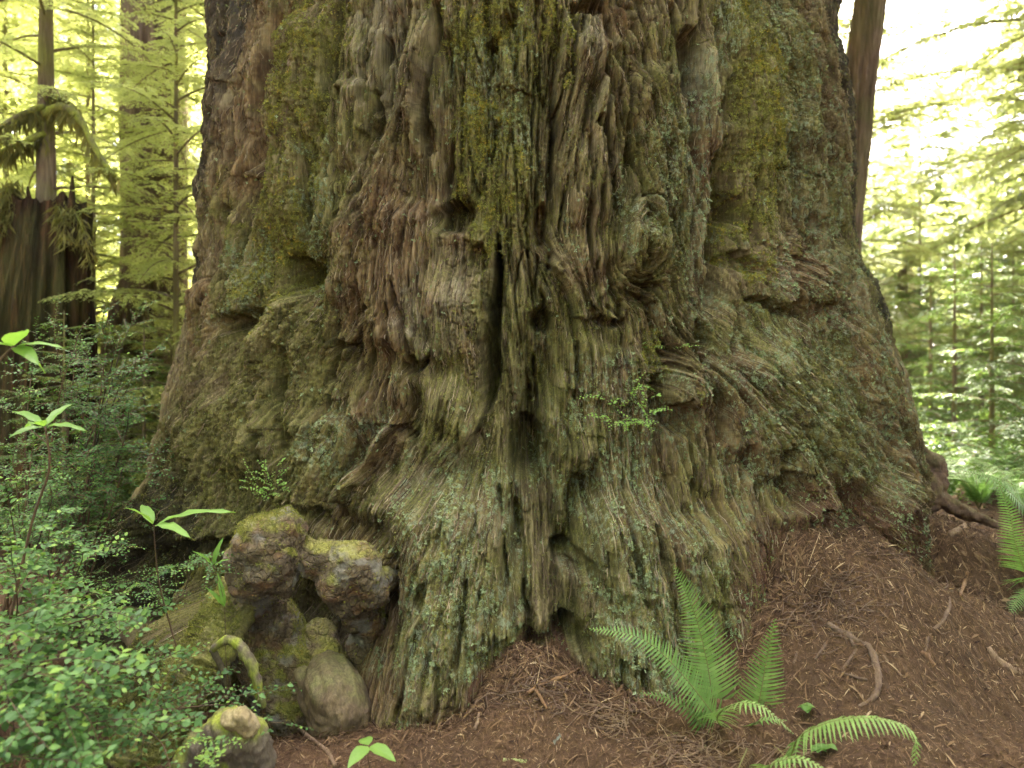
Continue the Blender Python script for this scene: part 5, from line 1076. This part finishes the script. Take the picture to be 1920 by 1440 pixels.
# burnt stump with its hemlock
o = empty('burnt_stump', P(55, 960, 7.6), 'charred hollow redwood stump with a jagged top, nursing a young hemlock', 'stump')
column('stump', o, [P(45,1010,7.6), P(60,640,7.6), P(85,385,7.6)], [.58, .44, .34], char_bark, 140, 160, .20, 31, .10, .25, 2.6)
V = []
for a, b, w in ([(132,460,7.35),(136,330,7.4),7], [(150,470,7.5),(152,395,7.5),6], [(30,420,7.4),(22,345,7.5),8], [(58,420,7.3),(52,350,7.4),6]):
    V_, t3, q4 = tube([P(*a), (P(*a) + P(*b)) / 2, P(*b)], np.array([w * 1.8, w, w * .25]) * 7.5 / F, 8, 5, .4, 4); mesh('splinter', V_, [t3, q4], char_bark, o)
hs = conifer('hemlock_tree', 'young hemlock with mossy drooping limbs rooted on the burnt stump', P(86, 400, 7.55), 5.2, .085, .2, 30, 1.5, gb, hem_m, grey_bark, 'hemlocks in the sunny wood', tw=.06, lf=(.045, .0085), ls=.022, droop=.75, br=.55)
GM = Geo(); GW = Geo()
for pts, r in ([[(86,215,7.5),(120,200,7.4),(150,225,7.3),(185,290,7.2),(215,330,7.1)], 9], [[(84,200,7.5),(40,215,7.4),(-10,245,7.3)], 8], [[(84,250,7.5),(40,270,7.4),(0,285,7.3)], 8], [[(88,180,7.5),(120,185,7.6),(150,215,7.7)], 7]):
    q_ = np.array([P(*a) for a in pts]); V_, t3, q4 = tube(q_, np.linspace(r, r * .4, len(q_)) * 7.4 / F, 8, 3, .5, 6); GW.add(V_, t3, q4, .5)
    C = curve(q_, 160); n = 160; needles(GM, C + gb.normal(0, .02, C.shape), np.stack([gb.normal(0, .25, n), gb.normal(0, .25, n), -np.ones(n)], -1), gb.normal(0, 1, C.shape), gb.uniform(.06, .26, n), gb.uniform(.008, .02, n), gb.uniform(.2, .9, n))
for k in range(6):
    az = gb.uniform(-2.9, -.2); q0 = P(86, 395, 7.5) + np.array([.30 * math.cos(az), .22 * math.sin(az), gb.uniform(-.1, .25)]); Lb_ = gb.uniform(.35, 1.0)
    C = q0 + np.array([math.cos(az) * .45, math.sin(az) * .35, .12]) * Lb_ * np.linspace(0, 1, 60)[:, None] - np.array([0, 0, 1.]) * (.75 * Lb_ * np.linspace(0, 1, 60) ** 1.7)[:, None]
    V_, t3, q4 = tube(C[::12], [.010, .008, .006, .005, .004], 6, k, .3, 3); GW.add(V_, t3, q4, .5); C = np.repeat(C, 3, 0); n = len(C)
    needles(GM, C + gb.normal(0, .03, C.shape), np.stack([gb.normal(0, .5, n), gb.normal(0, .5, n), -np.ones(n) * .8], -1), gb.normal(0, 1, C.shape), gb.uniform(.05, .20, n), gb.uniform(.005, .012, n), gb.uniform(.2, 1, n))
GW.build('mossy_limb', mossy_m, hs).data.attributes.new('mossy', 'FLOAT', 'POINT').data.foreach_set('value', np.full(sum(len(v) for v in GW.v), .9, np.float32)); GM.build('hanging_moss', moss_hang_m, hs)

HGp = 'hemlocks in the sunny wood'
protoA = conifer('hemlock_tree', 'broad hemlock whose flat boughs spread toward the left edge of the giant trunk', gp(415, 9.9), 9.5, .055, .4, 95, 2.2, gb, hem_m, grey_bark, HGp, br=.6, lf=(.06, .013))
protoB = conifer('hemlock_tree', 'hemlock with long drooping boughs at the far left edge', gp(-90, 9.0), 10.5, .065, .5, 92, 2.4, gb, hem_m, grey_bark, HGp, droop=.8, br=.55, lf=(.06, .013))
protoC = conifer('hemlock_sapling', 'small hemlock sapling with flat pale fans on the right behind the giant flare', gp(1860, 9.0), 2.7, .035, .25, 34, 1.15, gb, und_m, grey_bark, 'hemlock saplings of the understory', tw=.05, lf=(.04, .009), ls=.022, droop=.35, br=.6)
protoD = conifer('hemlock_tree', 'hazy tall hemlock standing right of the slender leaning trunk', gp(1725, 21.0), 13, .04, .8, 90, 2.7, gb, hem2_m, grey_bark, HGp, tw=.10, lf=(.10, .024), ls=.042, droop=.7, br=.6)
L_ = 'hemlock behind '
for src, u, d, sc, rz, lab in [
 (protoA, 165, 11.5, .95, 1.1, 'hemlock veiling the reddish redwood trunk on the left'), (protoB, 130, 13.5, 1.1, 2.0, 'hemlock behind the burnt stump, in full sun'),
 (protoA, 10, 12.5, 1.15, 3.0, 'sunlit hemlock behind the left edge boughs'), (protoB, 330, 15.5, 1.1, .5, 'bright hemlock in the gap beside the giant trunk'),
 (protoA, 60, 18.5, 1.4, 4.0, 'far yellow green hemlock deep in the wood at upper left'), (protoB, 260, 20, 1.5, 5.0, 'far hemlock behind the reddish redwood trunk'), (protoA, 390, 22, 1.5, 2.4, 'farthest hemlock beside the left edge of the giant trunk'),
 (protoA, 175, 9.2, .7, 5.1, 'young sunlit hemlock just right of the burnt stump'), (protoA, 330, 7.9, .7, .3, 'young hemlock whose boughs touch the left edge of the giant trunk'),
 (protoB, -40, 16, 1.2, 1.3, 'tall hemlock leaning out of the left edge of the view'),
 (protoD, 1890, 24, 1.1, 1.0, 'hemlock with flat sprays at the far right edge'), (protoD, 1985, 14, .9, 2.2, 'dark green hemlock bough entering from the right edge'), (protoD, 1810, 38, 1.1, 3.1, 'pale hemlock fading in the bright haze on the right'),
 (protoD, 1690, 33, 1.0, 4.4, 'hazy hemlock behind the slender leaning trunk'), (protoD, 1900, 32, 1.3, 5.2, 'faint far hemlock in the white glare at right'), (protoD, 1612, 17, 1.0, .7, 'hemlock in the narrow gap between the giant and the leaning trunk'), (protoD, 1640, 30, 1.2, .7, 'golden far hemlock just right of the leaning trunk')]:
    dup(src, gp(u, d), rz, sc, lab, HGp)
for u, d, sc, rz, lab in [
 (1790, 11.0, 1.1, 1.0, 'hemlock sapling beside the thin sunlit trunk'), (1935, 8.2, .9, 2.1, 'sapling with flat fans at the right edge above the dark fern'), (1745, 13, 1.2, 3.3, 'sapling close to the right flare of the giant tree'), (1840, 14, 1.4, 4.1, 'taller sapling in the right middle distance'),
 (1900, 17, 1.6, 5.0, 'far sapling at the right edge of the wood'), (1700, 17, 1.5, .4, 'far sapling peeping past the right edge of the giant trunk'), (270, 7.4, .75, 1.8, 'sapling in the sunny gap left of the giant tree'), (320, 8.6, .8, 3.8, 'sapling touching the left edge of the giant trunk'), (120, 6.4, .75, 5.5, 'yellow green sapling before the burnt stump'), (30, 9.6, 1.0, .9, 'sapling behind the burnt stump'), (215, 9.2, .9, 2.7, 'sapling in front of the broken brown trunk')]:
    dup(protoC, gp(u, d), rz, sc, lab, 'hemlock saplings of the understory')
conifer('hemlock_tree', 'tall spreading hemlock added beyond the right edge to shade the understory, its long boughs crossing the pale sky', gp(2030, 17.0), 23, .20, 5.0, 78, 7.0, gb, hem2_m, grey_bark, HGp, tw=.17, lf=(.15, .036), ls=.075, droop=.5, br=.5)  # mostly unseen, added to shade the understory; boughs reach into the right sky
# understory ferns: one clump, copied
def clump(p, label, n=13, L0=.8):
    o = empty('understory_fern', p, label, 'fern', 'ferns of the understory'); G, GW = Geo(), Geo()
    for k in range(n):
        az = k * 2.4 + gb.normal(0, .2); L = L0 * gb.uniform(.75, 1.15); s = np.linspace(0, 1, 9); d = np.stack([np.cos(az) * (.35 + s), np.sin(az) * (.35 + s), 1.25 - 1.7 * s], -1); C = np.array(p) + np.concatenate([[[0, 0, 0]], np.cumsum(unit(d)[:-1] * L / 8, 0)])
        V, t3, q4 = tube(C[::2], np.linspace(.004, .0015, 5), 4, 0, 0, 1); GW.add(V, t3, q4, .5); m_ = 34; t = np.linspace(.12, 1, m_) * 8
        B = np.stack([np.interp(t, np.arange(9), C[:, i]) for i in range(3)], -1); T = unit(np.stack([np.interp(t, np.arange(9), unit(d)[:, i]) for i in range(3)], -1)); N = unit(np.array([0, 0, 1.]) - T * T[:, 2:]); pr = .5 + .5 * np.minimum(1, t / 2); pr = pr * (1.03 - t / 8) ** .6
        for sg in (1, -1): needles(G, B, np.cross(T, N) * sg + T * .3 - N * .1, N + gb.normal(0, .15, N.shape), .115 * pr * L0 / .8, np.full(m_, .0095), .55 + gb.normal(0, .12, m_))
    G.build('frond', fern_m, o); GW.build('stalk', stalk_m, o); return o
fp = clump(gp(1830, 8.0), 'sword fern clump in the sun behind the right bank')
for k, (u, d, sc, lab) in enumerate([(1835, 6.7, .9, 'fern clump between the brown root mound and the dark leaning fern'), (1890, 7.9, 1.1, 'fern clump above the dark leaning fern at right'), (1775, 7.6, .9, 'fern clump touching the right flare of the giant tree'), (1900, 7.2, 1.0, 'sword fern clump at the right edge behind the dark leaning fern'), (1880, 9.8, 1.1, 'fern clump beneath the saplings at right'), (1790, 9.4, .9, 'fern clump just past the brown root mound'), (1760, 12, 1.2, 'fern clump farther back near the giant flare'), (1850, 13, 1.2, 'fern clump deep among the right saplings'),
    (1935, 6.3, .9, 'fern clump cut by the right edge of the view'), (270, 8.0, .9, 'fern clump in the sunny gap at left'), (230, 6.6, .9, 'fern clump behind the dark twiggy bush'), (310, 10.5, 1.1, 'far fern clump beside the left edge of the giant'), (40, 6.8, 1.0, 'fern clump at the foot of the burnt stump')]):
    dup(fp, gp(u, d), k * 1.3, sc, lab, 'ferns of the understory')
# undergrowth and far wood: masses nobody could count
def mass(name, label, n, fpos, size, mat, seed, br=.5, flat=.6, k=5, spread=1.2):
    g = np.random.default_rng(seed); c_ = fpos(g, n); m_ = len(c_); s = g.uniform(*size, m_) * np.clip(np.hypot(c_[:, 0], c_[:, 1]) / 20, .4, 2.2); G = Geo(); tone = g.normal(br, .17, m_)
    for q_ in range(k):
        b = c_ + g.normal(0, spread, c_.shape) * s[:, None] * np.array([1, 1, .45]); a = g.uniform(0, 2 * np.pi, m_); d = np.stack([np.cos(a), np.sin(a), g.normal(-.15, .3, m_)], -1); N = np.stack([g.normal(0, flat, m_), g.normal(0, flat, m_), np.ones(m_)], -1)
        needles(G, b, d, N, s * g.uniform(.6, 1.3, m_), s * g.uniform(.10, .22, m_), tone + g.normal(0, .08, m_))
    return tag(G.build(name, mat, None), label, 'vegetation', kind='stuff')
def f_under(g, n):
    y = 6.8 + 26 * g.random(n) ** 1.5; x = (g.uniform(-.78, .78, n)) * (y + 1); k = ((x < -.30 * y) | (x > .36 * y)); x, y = x[k], y[k]; h = np.abs(g.normal(0, .28, len(x))) * np.clip(y / 9, .6, 2.4)
    return np.stack([x, y, gz(x, y, False) + .05 + h], -1)
mass('undergrowth', 'sunlit tangle of low green undergrowth covering the ground of the wood', 34000, f_under, (.08, .16), und_m, 5, .55)
def f_far(g, n):
    n1 = int(n * .45); a = np.concatenate([g.uniform(-.75, .75, n1), g.uniform(.75, 2 * np.pi - .75, n - n1)]); back = np.arange(n) >= n1  # back share: unseen foliage added around the camera to block low sky light
    r = np.where(back, g.uniform(14, 40, n), g.uniform(22, 62, n)); el = np.where(back, g.uniform(-.03, .95, n), g.uniform(-.02, .62, n)); clump_ = fbm(a * 9, el * 7 + r * .12, 4, 505)
    dens = np.where(back, .95, np.where(a < 0, .55, np.clip(1.05 - (el - .08) * 4.6, .06, .9))); k = (g.random(n) < dens * sstep(-.5, .3, clump_)) & (np.abs(a) > .22); a, r, el = a[k], r[k], el[k]
    return np.stack([r * np.sin(a), r * np.cos(a), CAMZ + r * np.tan(el)], -1)
mass('far_wood', 'bright distant forest foliage fading into white glare between the nearer trees, plus an unseen ring added behind the view', 230000, f_far, (.22, .50), far_m, 6, .6, .5, 5, 1.5)
# unseen boughs added above the giant to keep the sun off the foreground
G, GW = Geo(), Geo(); gcw = np.random.default_rng(12)
for k in range(120):
    z = gcw.uniform(8.8, 17); az = gcw.uniform(rad(-20), rad(125)); L = gcw.uniform(5.0, 10.5)
    bough(G, GW, (CX + .3 + 1.5 * math.cos(az), CY + 1.5 * math.sin(az), z), az, L, gcw.uniform(.0, .25), .3, gcw, .45, (.42, .10), .20, .06, .5, .34)
G.build('crown', hem_m, root); GW.build('branch', grey_bark, root)

# ------------------------------------------------------------------ air
m, nt, out = new_mat('forest_haze'); vol = nt.nodes.new('ShaderNodeVolumePrincipled'); vol.inputs['Density'].default_value = .0003; vol.inputs['Color'].default_value = (1, .985, .92, 1); vol.inputs['Anisotropy'].default_value = .1
nt.links.new(vol.outputs[0], out.inputs['Volume'])
hx = np.array([[x, y, z] for x in (-75, 75) for y in (-70, 75) for z in (-2.5, 60)], float)
hz_ = mesh('haze', hx, np.array([[0, 1, 3, 2], [4, 6, 7, 5], [0, 4, 5, 1], [2, 3, 7, 6], [0, 2, 6, 4], [1, 5, 7, 3]]), m, None, False); tag(hz_, kind='stuff')
